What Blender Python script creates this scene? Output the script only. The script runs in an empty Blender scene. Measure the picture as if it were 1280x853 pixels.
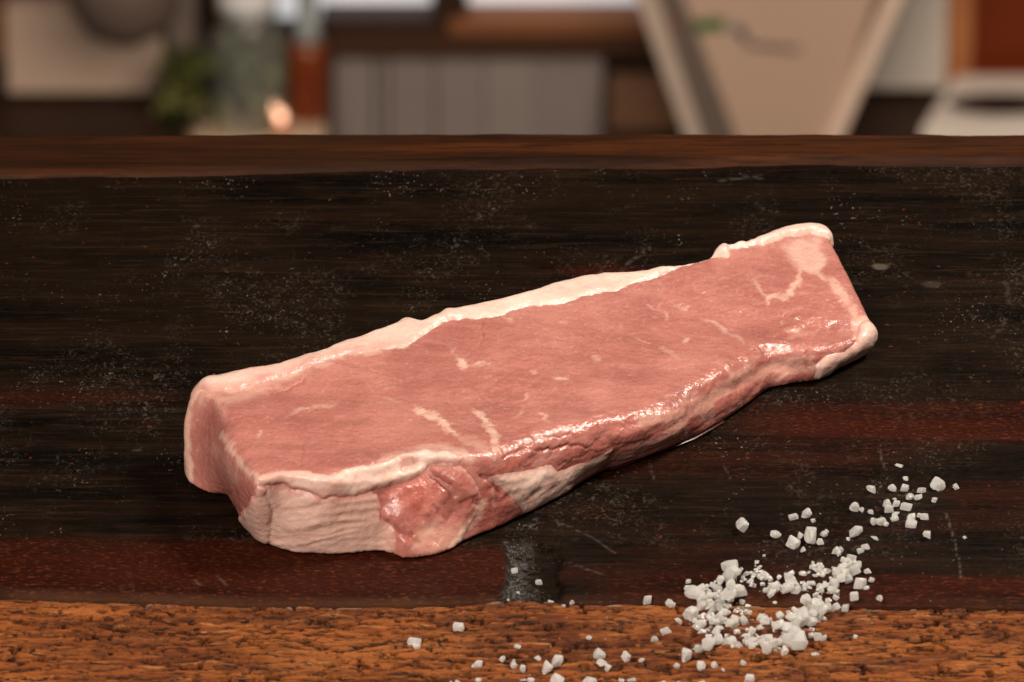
import bpy, bmesh, math, random
import numpy as np
from mathutils import Vector, Matrix, geometry
from mathutils.bvhtree import BVHTree

rnd = random.Random(7)
rng = np.random.default_rng(7)
S = bpy.context.scene
COL = S.collection
R = math.radians

# ------------------------------------------------------------------ camera, world, light, exposure
PITCH, DIST, FRAME_W = R(28.0), 3.4, 0.42
cam_d = bpy.data.cameras.new("camera")
cam = bpy.data.objects.new("camera", cam_d)
COL.objects.link(cam)
cam.location = (0, -DIST * math.cos(PITCH), DIST * math.sin(PITCH))
cam.rotation_euler = (math.pi / 2 - PITCH, 0, 0)
cam_d.sensor_width = 36.0
cam_d.lens = 36.0 * DIST / FRAME_W
cam_d.clip_start, cam_d.clip_end = 0.05, 60
cam_d.dof.use_dof = True
cam_d.dof.focus_distance = DIST - 0.055
cam_d.dof.aperture_fstop = cam_d.lens / 1000 / 0.0124
S.camera = cam

S.render.engine = 'CYCLES'
S.cycles.use_denoising = True
S.cycles.max_bounces = 18
S.cycles.transmission_bounces = 16
S.view_settings.view_transform = 'Standard'
S.view_settings.look = 'None'
S.view_settings.exposure = 0.0
S.view_settings.gamma = 1.0

W = bpy.data.worlds.new("World")
S.world = W
W.use_nodes = True
W.node_tree.nodes["Background"].inputs[0].default_value = (1.0, 0.86, 0.74, 1)
W.node_tree.nodes["Background"].inputs[1].default_value = 0.04

def area_light(name, loc, aim, size, power, color, size_y=None):
    d = bpy.data.lights.new(name, 'AREA')
    d.energy, d.color, d.size = power, color, size
    if size_y:
        d.shape, d.size_y = 'RECTANGLE', size_y
    o = bpy.data.objects.new(name, d)
    COL.objects.link(o)
    o.location = loc
    o.rotation_euler = (Vector(aim) - Vector(loc)).to_track_quat('-Z', 'Y').to_euler()
    return o

area_light("key_light", (0.74, 0.18, 1.02), (0.0, 0.0, 0.0), 0.28, 19.0, (1.0, 0.89, 0.77))
area_light("front_light", (-0.46, -1.00, 0.86), (0, 0, 0), 0.50, 18.5, (1.0, 0.89, 0.78))
area_light("background_fill", (0.1, 5.5, -1.75), (0.0, 8.6, -3.75), 2.6, 140.0, (1.0, 0.84, 0.69), 1.6)  # unseen area light added to brighten the far kitchen

# ------------------------------------------------------------------ calibration: photo pixel <-> place
CAM = np.array(cam.location)
FWD = np.array([0, math.cos(PITCH), -math.sin(PITCH)])
UP = np.array([0, math.sin(PITCH), math.cos(PITCH)])
PXM = FRAME_W / 1280 / DIST
def ray(px, py):
    d = FWD + np.array([1.0, 0, 0]) * ((px - 640) * PXM) + UP * ((426.5 - py) * PXM)
    return d
def onz(px, py, z=0.0):
    d = ray(px, py); t = (z - CAM[2]) / d[2]
    return CAM + d * t
def ony(px, py, Y):
    d = ray(px, py); t = (Y - CAM[1]) / d[1]
    return CAM + d * t
def topx(P):
    q = np.asarray(P) - CAM
    dep = q @ FWD
    return np.stack([640 + q[:, 0] / dep / PXM, 426.5 - (q @ UP) / dep / PXM], 1)

# ------------------------------------------------------------------ helpers
def smooth01(x):
    x = np.clip(x, 0, 1); return x * x * (3 - 2 * x)
def vnoise(p, seed=0):
    p = np.asarray(p, float)
    i = np.floor(p).astype(np.int64); f = p - i; f = f * f * f * (f * (f * 6 - 15) + 10)
    def h(dx, dy, dz):
        n = (i[:, 0] + dx) * 374761393 + (i[:, 1] + dy) * 668265263 + (i[:, 2] + dz) * 2147483647 + seed * 144665
        n = (n ^ (n >> 13)) * 1274126177 & 0xffffffff
        n = (n ^ (n >> 16)) * 2246822519 & 0xffffffff
        n = n ^ (n >> 15)
        return (n & 0xffffff) / float(0xffffff)
    r = 0
    for dx in (0, 1):
        wx = f[:, 0] if dx else 1 - f[:, 0]
        for dy in (0, 1):
            wy = f[:, 1] if dy else 1 - f[:, 1]
            for dz in (0, 1):
                wz = f[:, 2] if dz else 1 - f[:, 2]
                r = r + wx * wy * wz * h(dx, dy, dz)
    return r * 2 - 1
def fbm(p, seed=0, octaves=4, gain=0.5):
    a, s, r = 1.0, 0.0, 0
    p = np.asarray(p, float)
    for k in range(octaves):
        r = r + a * vnoise(p * (2 ** k) + 17.3 * k, seed + k); s += a; a *= gain
    return r / s
def seg_dist(P, poly, closed=False):
    n = len(poly); best = np.full(len(P), 1e9)
    for a in range(n if closed else n - 1):
        A, B = np.array(poly[a], float), np.array(poly[(a + 1) % n], float)
        d = B - A; L = max(d @ d, 1e-9)
        t = np.clip(((P - A) @ d) / L, 0, 1)
        q = P - A - t[:, None] * d
        best = np.minimum(best, np.sqrt((q * q).sum(1)))
    return best
def poly_sd(P, poly):
    """signed distance, positive inside"""
    ins = np.zeros(len(P), bool); n = len(poly)
    for a in range(n):
        (x0, y0), (x1, y1) = poly[a], poly[(a + 1) % n]
        if y0 == y1: continue
        c = ((y0 > P[:, 1]) != (y1 > P[:, 1])) & (P[:, 0] < (x1 - x0) * (P[:, 1] - y0) / (y1 - y0) + x0)
        ins ^= c
    d = seg_dist(P, poly, True)
    return np.where(ins, d, -d)

def mesh_obj(name, verts, faces, mat, parent=None, smooth=True):
    m = bpy.data.meshes.new(name)
    m.from_pydata(np.asarray(verts).tolist() if isinstance(verts, np.ndarray) else verts, [],
                  faces.tolist() if isinstance(faces, np.ndarray) else faces)
    if smooth: m.shade_smooth()
    m.materials.append(mat); m.update()
    o = bpy.data.objects.new(name, m); COL.objects.link(o)
    if parent: o.parent = parent
    return o
def set_attr(o, name, arr):
    a = o.data.attributes.new(name, 'FLOAT', 'POINT')
    a.data.foreach_set('value', np.ascontiguousarray(arr, np.float32))
def tag(o, label=None, cat=None, group=None, kind=None):
    if label: o['label'] = label
    if cat: o['category'] = cat
    if group: o['group'] = group
    if kind: o['kind'] = kind
    return o
def empty(name, loc=(0, 0, 0)):
    o = bpy.data.objects.new(name, None); COL.objects.link(o); o.location = loc
    o.empty_display_size = 0.02
    return o
def bm_obj(name, bm, mat, parent=None, smooth=False):
    m = bpy.data.meshes.new(name); bm.to_mesh(m); bm.free()
    if smooth: m.shade_smooth()
    m.materials.append(mat)
    o = bpy.data.objects.new(name, m); COL.objects.link(o)
    if parent: o.parent = parent
    return o
def box_bm(x0, x1, y0, y1, z0, z1, bev=0.0):
    bm = bmesh.new(); bmesh.ops.create_cube(bm, size=1)
    for v in bm.verts:
        v.co = ((x0 + x1) / 2 + v.co.x * (x1 - x0), (y0 + y1) / 2 + v.co.y * (y1 - y0), (z0 + z1) / 2 + v.co.z * (z1 - z0))
    if bev: bmesh.ops.bevel(bm, geom=bm.edges[:], offset=bev, segments=2, affect='EDGES', profile=0.6)
    return bm
def lathe_bm(profile, cx, cy, seg=40):
    bm = bmesh.new(); rings = []
    for r, z in profile:
        rings.append([bm.verts.new((cx + r * math.cos(2 * math.pi * k / seg), cy + r * math.sin(2 * math.pi * k / seg), z)) for k in range(seg)])
    for a, b in zip(rings, rings[1:]):
        for k in range(seg): bm.faces.new((a[k], a[(k + 1) % seg], b[(k + 1) % seg], b[k]))
    bm.faces.new(rings[0][::-1]); bm.faces.new(rings[-1])
    return bm

# ------------------------------------------------------------------ materials
class NT:
    def __init__(s, name):
        s.m = bpy.data.materials.new(name); s.m.use_nodes = True
        s.t = s.m.node_tree; s.b = s.t.nodes["Principled BSDF"]
        s.tc = s.t.nodes.new("ShaderNodeTexCoord")
    def n(s, t, **kw):
        x = s.t.nodes.new(t)
        for k, v in kw.items(): setattr(x, k, v)
        return x
    def link(s, a, b): s.t.links.new(a, b)
    def put(s, sock, v):
        if hasattr(v, 'is_output') or isinstance(v, bpy.types.NodeSocket): s.link(v, sock)
        elif isinstance(v, (tuple, list)) and len(v) == 3 and sock.type == 'RGBA': sock.default_value = (*v, 1)
        else: sock.default_value = v
    def attr(s, name):
        x = s.n("ShaderNodeAttribute"); x.attribute_name = name; return x.outputs["Fac"]
    def noise(s, scale, detail=4, rough=0.55, vec=(1, 1, 1), dist=0.0, off=(0, 0, 0), rot=0.0):
        mp = s.n("ShaderNodeMapping"); mp.inputs["Scale"].default_value = vec; mp.inputs["Location"].default_value = off
        mp.inputs["Rotation"].default_value = (0, 0, rot)
        s.link(s.tc.outputs["Object"], mp.inputs["Vector"])
        x = s.n("ShaderNodeTexNoise"); s.link(mp.outputs[0], x.inputs["Vector"])
        x.inputs["Scale"].default_value = scale; x.inputs["Detail"].default_value = detail
        x.inputs["Roughness"].default_value = rough; x.inputs["Distortion"].default_value = dist
        return x.outputs["Fac"]
    def voro(s, scale, vec=(1, 1, 1), feature='F1'):
        mp = s.n("ShaderNodeMapping"); mp.inputs["Scale"].default_value = vec
        s.link(s.tc.outputs["Object"], mp.inputs["Vector"])
        x = s.n("ShaderNodeTexVoronoi", feature=feature); s.link(mp.outputs[0], x.inputs["Vector"])
        x.inputs["Scale"].default_value = scale
        return x.outputs["Distance"]
    def step(s, v, lo, hi, a=0.0, b=1.0):
        x = s.n("ShaderNodeMapRange", interpolation_type='SMOOTHSTEP'); s.put(x.inputs[0], v)
        for k, q in zip((1, 2, 3, 4), (lo, hi, a, b)): x.inputs[k].default_value = q
        return x.outputs[0]
    def math(s, op, a, b=0.0):
        x = s.n("ShaderNodeMath", operation=op); s.put(x.inputs[0], a); s.put(x.inputs[1], b); return x.outputs[0]
    def mix(s, f, a, b, blend='MIX'):
        x = s.n("ShaderNodeMix", data_type='RGBA', blend_type=blend)
        s.put(x.inputs[0], f); s.put(x.inputs[6], a); s.put(x.inputs[7], b); return x.outputs[2]
    def bump(s, h, dist, strength=1.0, prev=None):
        x = s.n("ShaderNodeBump"); s.put(x.inputs["Height"], h); x.inputs["Distance"].default_value = dist
        x.inputs["Strength"].default_value = strength
        if prev is not None: s.link(prev, x.inputs["Normal"])
        return x.outputs[0]
    def set(s, **kw):
        for k, v in kw.items(): s.put(s.b.inputs[k.replace('_', ' ')], v)
        return s.m
def plain(name, col, rough=0.5, var=0.12, scale=30, metal=0.0, bump=0.0, vec=(1, 1, 1)):
    t = NT(name); f = t.noise(scale, 5, vec=vec)
    c = t.mix(f, tuple(x * (1 - var) for x in col), tuple(min(1, x * (1 + var)) for x in col))
    t.set(Base_Color=c, Roughness=rough, Metallic=metal, Specular_IOR_Level=0.2)
    if bump: t.set(Normal=t.bump(f, bump))
    return t.m

MUSCLE_A, MUSCLE_B = (0.395, 0.130, 0.104), (0.515, 0.202, 0.162)
FAT = (0.76, 0.50, 0.395)
def meat_material(name, base_a, base_b, wet=0.5, fine=1.0, sheen_rough=0.36):
    t = NT(name)
    big = t.noise(28, 4, 0.6); fib = t.noise(120, 4, 0.6, vec=(0.35, 1.6, 1.0), rot=R(-35), dist=0.6); sp = t.noise(900, 3, 0.6)
    c = t.mix(t.step(big, 0.3, 0.7), base_a, base_b)
    c = t.mix(t.step(fib, 0.46, 0.66, 0, 0.25), c, tuple(min(1, x * 1.28) for x in base_b))
    c = t.mix(t.step(fib, 0.47, 0.30, 0, 0.28), c, tuple(x * 0.72 for x in base_a))
    c = t.mix(t.step(t.noise(520, 4, 0.7), 0.56, 0.70, 0, 0.38), c, (0.74, 0.42, 0.35))
    c = t.mix(t.step(t.noise(55, 4, .6, off=(4, 2, 1)), 0.48, 0.64, 0, 0.28), c, tuple(x * .74 for x in base_a))
    wv = t.n("ShaderNodeTexNoise"); t.link(t.tc.outputs["Object"], wv.inputs["Vector"]); wv.inputs["Scale"].default_value = 60; wv.inputs["Detail"].default_value = 4
    va = t.n("ShaderNodeVectorMath", operation='MULTIPLY_ADD'); t.link(wv.outputs["Color"], va.inputs[0]); va.inputs[1].default_value = (.03, .03, .03); t.link(t.tc.outputs["Object"], va.inputs[2])
    vo = t.n("ShaderNodeTexVoronoi", feature='DISTANCE_TO_EDGE'); t.link(va.outputs[0], vo.inputs["Vector"]); vo.inputs["Scale"].default_value = 48
    vein = t.math('MULTIPLY', t.step(vo.outputs["Distance"], 0.005, 0.045, 1.0, 0.0), t.step(t.noise(30, 3, off=(1, 6, 2)), .46, .62))
    c = t.mix(t.math('MULTIPLY', vein, 0.13), c, (0.70, 0.40, 0.33))
    c = t.mix(t.attr("flesh"), c, (0.50, 0.185, 0.15))
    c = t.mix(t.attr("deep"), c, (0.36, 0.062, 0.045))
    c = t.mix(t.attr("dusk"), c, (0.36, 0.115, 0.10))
    fa = t.attr("fat")
    fv = t.mix(t.step(t.noise(70, 4), 0.35, 0.7), FAT, (0.74, 0.42, 0.33))
    c = t.mix(fa, c, fv)
    c = t.mix(t.attr("silver"), c, t.mix(t.step(t.noise(140, 4), 0.4, 0.65), (0.72, 0.45, 0.37), (0.65, 0.40, 0.335)))
    c = t.mix(t.attr("crack"), c, (0.34, 0.07, 0.05))
    h1 = t.noise(430, 2, 0.5); h2 = t.noise(1500, 3, 0.6)
    n = t.bump(h1, 0.0007 * fine, 0.65); n = t.bump(h2, 0.00025 * fine, 0.6, n)
    n = t.bump(fib, 0.0003, 0.3, n)
    rg = t.step(t.noise(600, 3), 0.35, 0.65, sheen_rough - 0.10, sheen_rough + 0.14)
    rg = t.math('SUBTRACT', rg, t.math('MULTIPLY', t.attr("wet"), 0.18))
    t.set(Base_Color=c, Roughness=rg, Normal=n, Subsurface_Weight=0.14, Subsurface_Scale=0.004,
          Subsurface_Radius=(1.0, 0.38, 0.25), Specular_IOR_Level=0.5, Coat_Weight=t.math('ADD', wet * 0.5, t.math('MULTIPLY', t.math('MULTIPLY', t.attr('wet'), t.step(t.noise(230, 3, .6), .43, .58)), 0.55)), Coat_Roughness=0.08, Coat_Normal=n)
    return t.m

# ------------------------------------------------------------------ the cut of meat
MM = 0.001
back = [(256,471,36),(301,462,36),(350,455,35.5),(406,437,34.5),(440,423,34),(480,409,33.5),(508,400,33),(529,400,32.5),(557,389,32),
        (585,382,31.5),(630,374,30.5),(667,364,30),(705,353,29),(761,341,28),(806,338,27),(856,328,26),(887,320,25),(908,309,25),
        (945,303,24),(987,287,23),(1006,283,22),(1022,283,21),(1034,291,20)]
front = [((1066,356,17.5),(1066,400)),((1087,399,14),(1087,434)),((1090,411,12.5),(1084,441)),((1066,424,12.5),(1071,449)),((1024,436,14),(1027,475)),
         ((988,432,16),(992,481)),((960,431,18),(964,487)),((930,447,19.5),(944,500)),((900,465,21),(908,526)),((874,479,22),(876,545)),
         ((836,505,23),(842,560)),((799,517,24.5),(802,575)),((742,528,27),(752,592)),((690,540,29),(704,618)),((650,555,31),(671,636)),
         ((618,566,32),(633,655)),((575,570,33.5),(596,672)),((530,566,34.5),(548,691)),((492,572,35.5),(504,698)),((477,577,36),(478,689)),
         ((440,586,36),(440,692)),((410,593,36),(412,693)),((380,590,36),(371,691)),((350,590,36),(342,683)),((320,597,36),(324,676)),
         ((300,574,35.5),(300,648)),((286,552,35.5),(285,621)),((279,528,35.5),(266,619)),((266,500,35.5),(247,612)),((241,487,35),(234,603))]
rim, base = [], []
for i, (x, y, h) in enumerate(back):
    P = onz(x, y, h * MM); rim.append(P)
    B = P.copy(); B[2] = 0
    if i == 0: B = onz(233, 585)
    base.append(B)
for (a, b) in front:
    rim.append(onz(a[0], a[1], a[2] * MM)); base.append(onz(*b))
rim, base = np.array(rim), np.array(base)
def resample(L, k=6):
    n = len(L); out = []
    for i in range(n):
        p0, p1, p2, p3 = L[i - 1], L[i], L[(i + 1) % n], L[(i + 2) % n]
        for j in range(k):
            t = j / k
            cr = 0.5 * (2 * p1 + (p2 - p0) * t + (2 * p0 - 5 * p1 + 4 * p2 - p3) * t * t + (3 * p1 - p0 - 3 * p2 + p3) * t ** 3)
            out.append(0.6 * cr + 0.4 * (p1 * (1 - t) + p2 * t))
    return np.array(out)
kk = 6; nb = len(back) * kk
rim, base = resample(rim, kk), resample(base, kk)
N = len(rim)
tan = np.roll(rim, -2, 0) - np.roll(rim, 2, 0); tan[:, 2] = 0
out = np.stack([-tan[:, 1], tan[:, 0], np.zeros(N)], 1)     # loop runs clockwise seen from above
out /= np.linalg.norm(out, axis=1)[:, None] + 1e-12
for _ in range(6): out = (np.roll(out, 1, 0) + out + np.roll(out, -1, 0)) / 3
out /= np.linalg.norm(out, axis=1)[:, None]
idx = np.arange(N)
r_round = np.where(idx < nb, 2.2, 3.6) * MM
fr = (idx > nb + 4 * kk) & (idx < nb + 15 * kk)
r_round = np.where(fr, 8.5 * MM, r_round)
r_round = np.where((idx > N - 6 * kk) | (idx < kk), 6.5 * MM, r_round)
for _ in range(10): r_round = (np.roll(r_round, 1) + r_round + np.roll(r_round, -1)) / 3
bulge = np.where((idx > nb + 5 * kk), 1.6, 0.8) * MM
bulge = np.where(idx > N - 5 * kk, 1.5 * MM, bulge)
loops = []
rin = rim - out * (r_round * 0.7)[:, None]
for a in (0, 22, 45, 68, 90):
    P = rin + out * (r_round * math.sin(R(a)))[:, None]; P[:, 2] = rim[:, 2] - r_round * (1 - math.cos(R(a))); loops.append(P)
low = loops[-1]
for t in (0.2, 0.4, 0.6, 0.8, 0.93):
    P = low * (1 - t) + base * t + out * (bulge * math.sin(math.pi * t ** 0.8))[:, None]; loops.append(P)
P = base.copy(); P[:, 2] = 0.0008; loops.append(P)
P = base - out * 0.0015; P[:, 2] = 0.0; loops.append(P)
verts = np.concatenate(loops); nl = len(loops)
faces = []
for l in range(nl - 1):
    for k in range(N):
        a, b = l * N + k, l * N + (k + 1) % N
        faces.append((a, b, b + N, a + N))
for tri in geometry.tessellate_polygon([[Vector((p[0], p[1], 0)) for p in loops[0]]]): faces.append(tuple(tri))
o_ = (nl - 1) * N
for tri in geometry.tessellate_polygon([[Vector((p[0], p[1], 0)) for p in loops[-1]]]): faces.append(tuple(o_ + i for i in tri))
tmp = bpy.data.meshes.new("rough"); tmp.from_pydata(verts.tolist(), [], faces)
bm = bmesh.new(); bm.from_mesh(tmp); bmesh.ops.recalc_face_normals(bm, faces=bm.faces); bm.to_mesh(tmp); bm.free()
to = bpy.data.objects.new("rough", tmp); COL.objects.link(to)
md = to.modifiers.new("r", 'REMESH'); md.mode = 'VOXEL'; md.voxel_size = 0.00062; md.adaptivity = 0
dg = bpy.context.evaluated_depsgraph_get()
me = bpy.data.meshes.new_from_object(to.evaluated_get(dg))
bpy.data.objects.remove(to); bpy.data.meshes.remove(tmp)
nv = len(me.vertices)
V = np.empty(nv * 3, np.float64); me.vertices.foreach_get('co', V); V = V.reshape(-1, 3)
ne = len(me.edges); E = np.empty(ne * 2, np.int64); me.edges.foreach_get('vertices', E); E = E.reshape(-1, 2)
F = np.array([p.vertices[:] for p in me.polygons]) if all(len(p.vertices) == 4 for p in me.polygons) else None
if F is None: F = np.array([tuple(p.vertices) + ((p.vertices[2],) if len(p.vertices) == 3 else ()) for p in me.polygons])
bpy.data.meshes.remove(me)
deg = np.bincount(E.ravel(), minlength=nv).astype(float)
def lap(A, lam=0.5, it=1):
    A = np.array(A, float)
    for _ in range(it):
        q = np.empty_like(A)
        for c in range(A.shape[1]):
            q[:, c] = np.bincount(E[:, 0], A[E[:, 1], c], nv) + np.bincount(E[:, 1], A[E[:, 0], c], nv)
        A += lam * (q / deg[:, None] - A)
    return A
def normals(V):
    a, b, c, d = (V[F[:, k]] for k in range(4))
    fn = np.cross(c - a, d - b); n = np.zeros_like(V)
    for k in range(4):
        for c_ in range(3): n[:, c_] += np.bincount(F[:, k], fn[:, c_], nv)
    return n / (np.linalg.norm(n, axis=1)[:, None] + 1e-20)
P0_ = topx(V); soft_ = smooth01((34 - seg_dist(P0_, [(268,495),(281,540),(288,580),(292,625)])) / 24)[:, None]
for _ in range(14): V = V * (1 - soft_) + lap(V, 0.5, 6) * soft_
V = lap(V, 0.5, 7); V = lap(V, -0.51, 3); V = lap(V, 0.5, 6)
Nn = normals(V)
if (Nn[V[:, 2] > V[:, 2].max() - 0.002, 2]).mean() < 0: F = F[:, ::-1]; Nn = -Nn
view = CAM - V; view /= np.linalg.norm(view, axis=1)[:, None]
facing = (Nn * view).sum(1)
PX0 = topx(V)
wob = np.stack([fbm(V * 260, 3, 3), fbm(V * 260, 9, 3)], 1)
wobf = np.stack([vnoise(V * 1100, 13), vnoise(V * 1100, 19)], 1)
PX = PX0 + wob * 5.0 + wobf * 0.8
front_ok = smooth01((facing + 0.05) / 0.15)

# flattened picture of the top: every wall point taken at the height of the rim above it
kx = V[:, 0]
order = np.argsort(rim[:nb, 0]); rz_back = np.interp(kx, rim[:nb, 0][order], rim[:nb, 2][order])
VF = V.copy(); VF[:, 2] = np.maximum(V[:, 2], rz_back - 0.001)
PXF = topx(VF) + wob * 3.0 + wobf * 0.6

def taper_line(pts, w, soft):
    """a vein that thins towards both ends and breaks up a little"""
    A_ = np.array(pts, float); L_ = np.concatenate([[0], np.cumsum(np.hypot(*(A_[1:] - A_[:-1]).T))]); best = np.full(nv, 1e9); tt_ = np.zeros(nv)
    for a in range(len(A_) - 1):
        d = A_[a + 1] - A_[a]; q = np.clip(((PX - A_[a]) @ d) / max(d @ d, 1e-9), 0, 1); e = PX - A_[a] - q[:, None] * d; e = np.sqrt((e * e).sum(1))
        m_ = e < best; best = np.where(m_, e, best); tt_ = np.where(m_, (L_[a] + q * (L_[a + 1] - L_[a])) / L_[-1], tt_)
    we = w * (.25 + 1.0 * np.sin(np.pi * np.clip(tt_, 0.02, .98)) ** .7) * (1 + .5 * wobf[:, 1])
    return smooth01((we + soft - best) / (2 * soft)) * front_ok * np.clip(.85 + .5 * vnoise(V * 300, 77), .3, 1)
def line(pts, w, soft=2.2, P=None):
    P = PX if P is None else P
    d = seg_dist(P, pts)
    return smooth01((w + soft - d) / (2 * soft)) * front_ok
def region(poly, soft=3.0, P=None):
    P = PX if P is None else P
    return smooth01((poly_sd(P, poly) + soft) / (2 * soft)) * front_ok

# ---- outlines read off the photograph
fat_inner = [(262,489),(294,487),(324,479),(357,471),(395,456),(432,444),(477,438),(506,434),(536,415),(555,402),(577,398),(619,398),(638,390),
             (667,383),(705,381),(727,373),(772,362),(802,351),(829,343),(855,331),(885,322),(899,322),(911,321),(914,313),(938,310),(963,305),
             (987,296),(1012,292),(1030,295),(1040,299)]
fat_poly = fat_inner + [(1060,296),(1060,230),(240,430),(215,470),(215,480)]
seam_poly = [(318,600),(326,591),(350,588),(380,587),(410,593),(440,584),(477,576),(500,566),(530,562),(560,564),(582,572),
             (575,580),(549,577),(537,582),(526,595),(500,605),(462,616),(425,623),(402,623),(380,614),(350,606),(328,608)]
membrane_poly = [(322,606),(350,606),(380,612),(402,622),(425,622),(462,614),(474,622),(479,645),(495,666),(495,692),(478,700),(440,712),(380,712),
                 (329,700),(296,650),(312,622)]
side_poly = [(472,619),(500,606),(526,596),(538,580),(575,580),(594,600),(603,620),(598,645),(580,671),(560,705),(500,716),(491,694),(494,664),(478,645)]
lump_poly = [(604,600),(612,593),(631,589),(661,585),(690,578),(698,588),(722,578),(750,564),(775,556),(756,582),(724,602),(704,626),(676,652),
             (646,658),(650,640),(640,626),(626,612)]
end_poly = [(1021,455),(1033,442),(1054,440),(1069,427),(1072,405),(1085,397),(1105,410),(1092,440),(1080,462),(1050,478),(1015,486),(1016,468)]
flap_poly = [(322,606),(328,606),(337,622),(341,640),(338,679),(329,700),(296,650),(312,622)]

fat = np.zeros(nv); deep = np.zeros(nv); wet = np.zeros(nv); silver = np.zeros(nv); crack = np.zeros(nv); dusk = np.zeros(nv)
def add(arr, v, k=1.0): np.maximum(arr, v * k, out=arr)
# feathered fat along the back edge and the left corner
dF = poly_sd(PXF, fat_poly)
fw_ = 1 + 8 * smooth01((540 - PX0[:, 0]) / 120)
add(fat, smooth01((dF + fw_ + wob[:, 0] * fw_) / (3 + fw_)), 0.75)
left_feather = smooth01((440 - PX[:, 0]) / 120)
add(fat, smooth01((dF + 14 + wob[:, 1] * 12) / 16) * left_feather, 0.45)
np.maximum(fat, smooth01((9 - seg_dist(PX, [(262,482),(243,490),(234,505),(231,560),(236,602)])) / 6) * .85, out=fat)
add(fat, line([(262,484),(272,498),(280,520)], 4, 6), 0.4)
add(fat, line([(276,500),(300,494),(330,486)], 6, 8), 0.45)
# marbling
for pts, w, k in [([(1001,337),(997,353),(987,369),(963,371),(958,381)],2.6,.75), ([(963,372),(952,366),(946,356),(942,346)],1.6,.5),
        ([(1021,340),(1039,353),(1051,368),(1064,384),(1070,402),(1069,420)],4.0,.6), ([(999,336),(1020,335),(1033,325)],3.0,.55),
        ([(571,447),(577,454),(580,462)],3.4,.85), ([(579,458),(596,455),(615,455)],1.4,.55), ([(572,448),(566,436)],1.0,.4),
        ([(517,511),(528,515),(540,521),(552,527),(562,536),(570,545)],4.2,.9), ([(592,514),(603,522),(611,532),(617,545),(620,556),(616,574)],3.6,.75),
        ([(570,545),(590,553),(606,560),(616,570)],5,.35), ([(690,470),(698,475),(709,476)],1.8,.7), ([(664,463),(672,466)],1.5,.6),
        ([(739,448),(750,453)],2.0,.7), ([(675,515),(686,529)],1.6,.7), ([(791,424),(803,428),(812,429)],1.4,.6), ([(844,381),(861,387)],1.6,.55),
        ([(877,397),(890,404),(904,412),(918,421),(930,430)],1.3,.5), ([(817,384),(832,388),(834,394),(830,402)],1.6,.5), ([(853,428),(859,425)],2.2,.95),
        ([(825,435),(836,440),(848,447)],1.0,.5), ([(357,521),(372,513),(388,511),(405,508),(421,507)],1.2,.5), ([(700,403),(706,402)],1.6,.5),
        ([(645,520),(652,512)],1.0,.5), ([(323,542),(325,544)],2.6,.6), ([(655,497),(662,494)],1.4,.5), ([(735,560),(742,548)],1.0,.4),
        ([(821,385),(828,380)],1.2,.4), ([(480,499),(502,502)],1.2,.4), ([(630,398),(640,402)],1.6,.45), ([(808,379),(816,383)],1.6,.5),
        ([(896,560),(850,540)],1.2,.0), ([(760,583),(790,566),(812,549)],2.2,.45), ([(832,528),(842,515),(860,505)],1.4,.5), ([(615,610),(618,634)],2.0,.5)]:
    add(fat, taper_line(pts, w * 1.15, 2.2), min(1, k * 1.1))
add(silver, region([(978,310),(1000,297),(1027,297),(1024,310),(1033,325),(1018,341),(1000,338),(987,322)], 7), 0.75)
add(fat, line([(605,628),(592,645),(577,662),(562,684)], 5, 4), 0.75)
add(fat, line([(1072,405),(1084,400),(1094,412)], 7, 5), 0.8)
add(fat, line([(520,565),(545,560),(575,568),(590,576)], 5, 5), 0.6)
add(fat, region([(478,570),(500,562),(530,560),(534,584),(505,595),(480,590)], 5), 0.5)
add(fat, line([(279,544),(287,558),(301,580),(322,600)], 4, 4), 0.7)
add(fat, line([(268,560),(282,575),(292,600)], 5, 8), 0.3)
# darker, redder passages
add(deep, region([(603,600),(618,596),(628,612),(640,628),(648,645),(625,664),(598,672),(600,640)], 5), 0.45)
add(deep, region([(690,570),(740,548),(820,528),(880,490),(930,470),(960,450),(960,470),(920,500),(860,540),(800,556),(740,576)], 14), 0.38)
add(deep, line([(880,320),(885,332)], 3, 6), 0.3)
add(crack, line([(604,401),(602,418),(602,432)], .6, 1.3), 0.7)
add(crack, line([(376,582),(377,570),(377,560),(383,549)], .6, 1.2), 0.55)
add(crack, line([(355,488),(366,482),(380,474)], 1.2, 2), 0.6)
add(crack, line([(330,487),(340,486)], 1.0, 1.6), 0.4)
add(crack, line([(668,560),(690,563),(712,556),(735,559),(752,548)], .9, 2), 0.55)
add(crack, line([(700,582),(735,566),(775,556),(812,549)], .9, 2), 0.5)
add(crack, line([(1008,440),(1012,452),(1010,462)], 2.5, 4), 0.5)
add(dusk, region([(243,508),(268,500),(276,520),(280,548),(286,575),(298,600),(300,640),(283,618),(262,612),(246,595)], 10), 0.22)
# wet fold along the front edge
add(wet, line([(612,585),(650,560),(700,540),(750,528),(800,518),(850,498),(885,472),(930,448),(970,424),(1010,400),(1040,395)], 14, 16), 1.0)
add(wet, region([(590,590),(700,545),(780,530),(780,560),(700,600),(620,640)], 12), 0.7)

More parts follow.
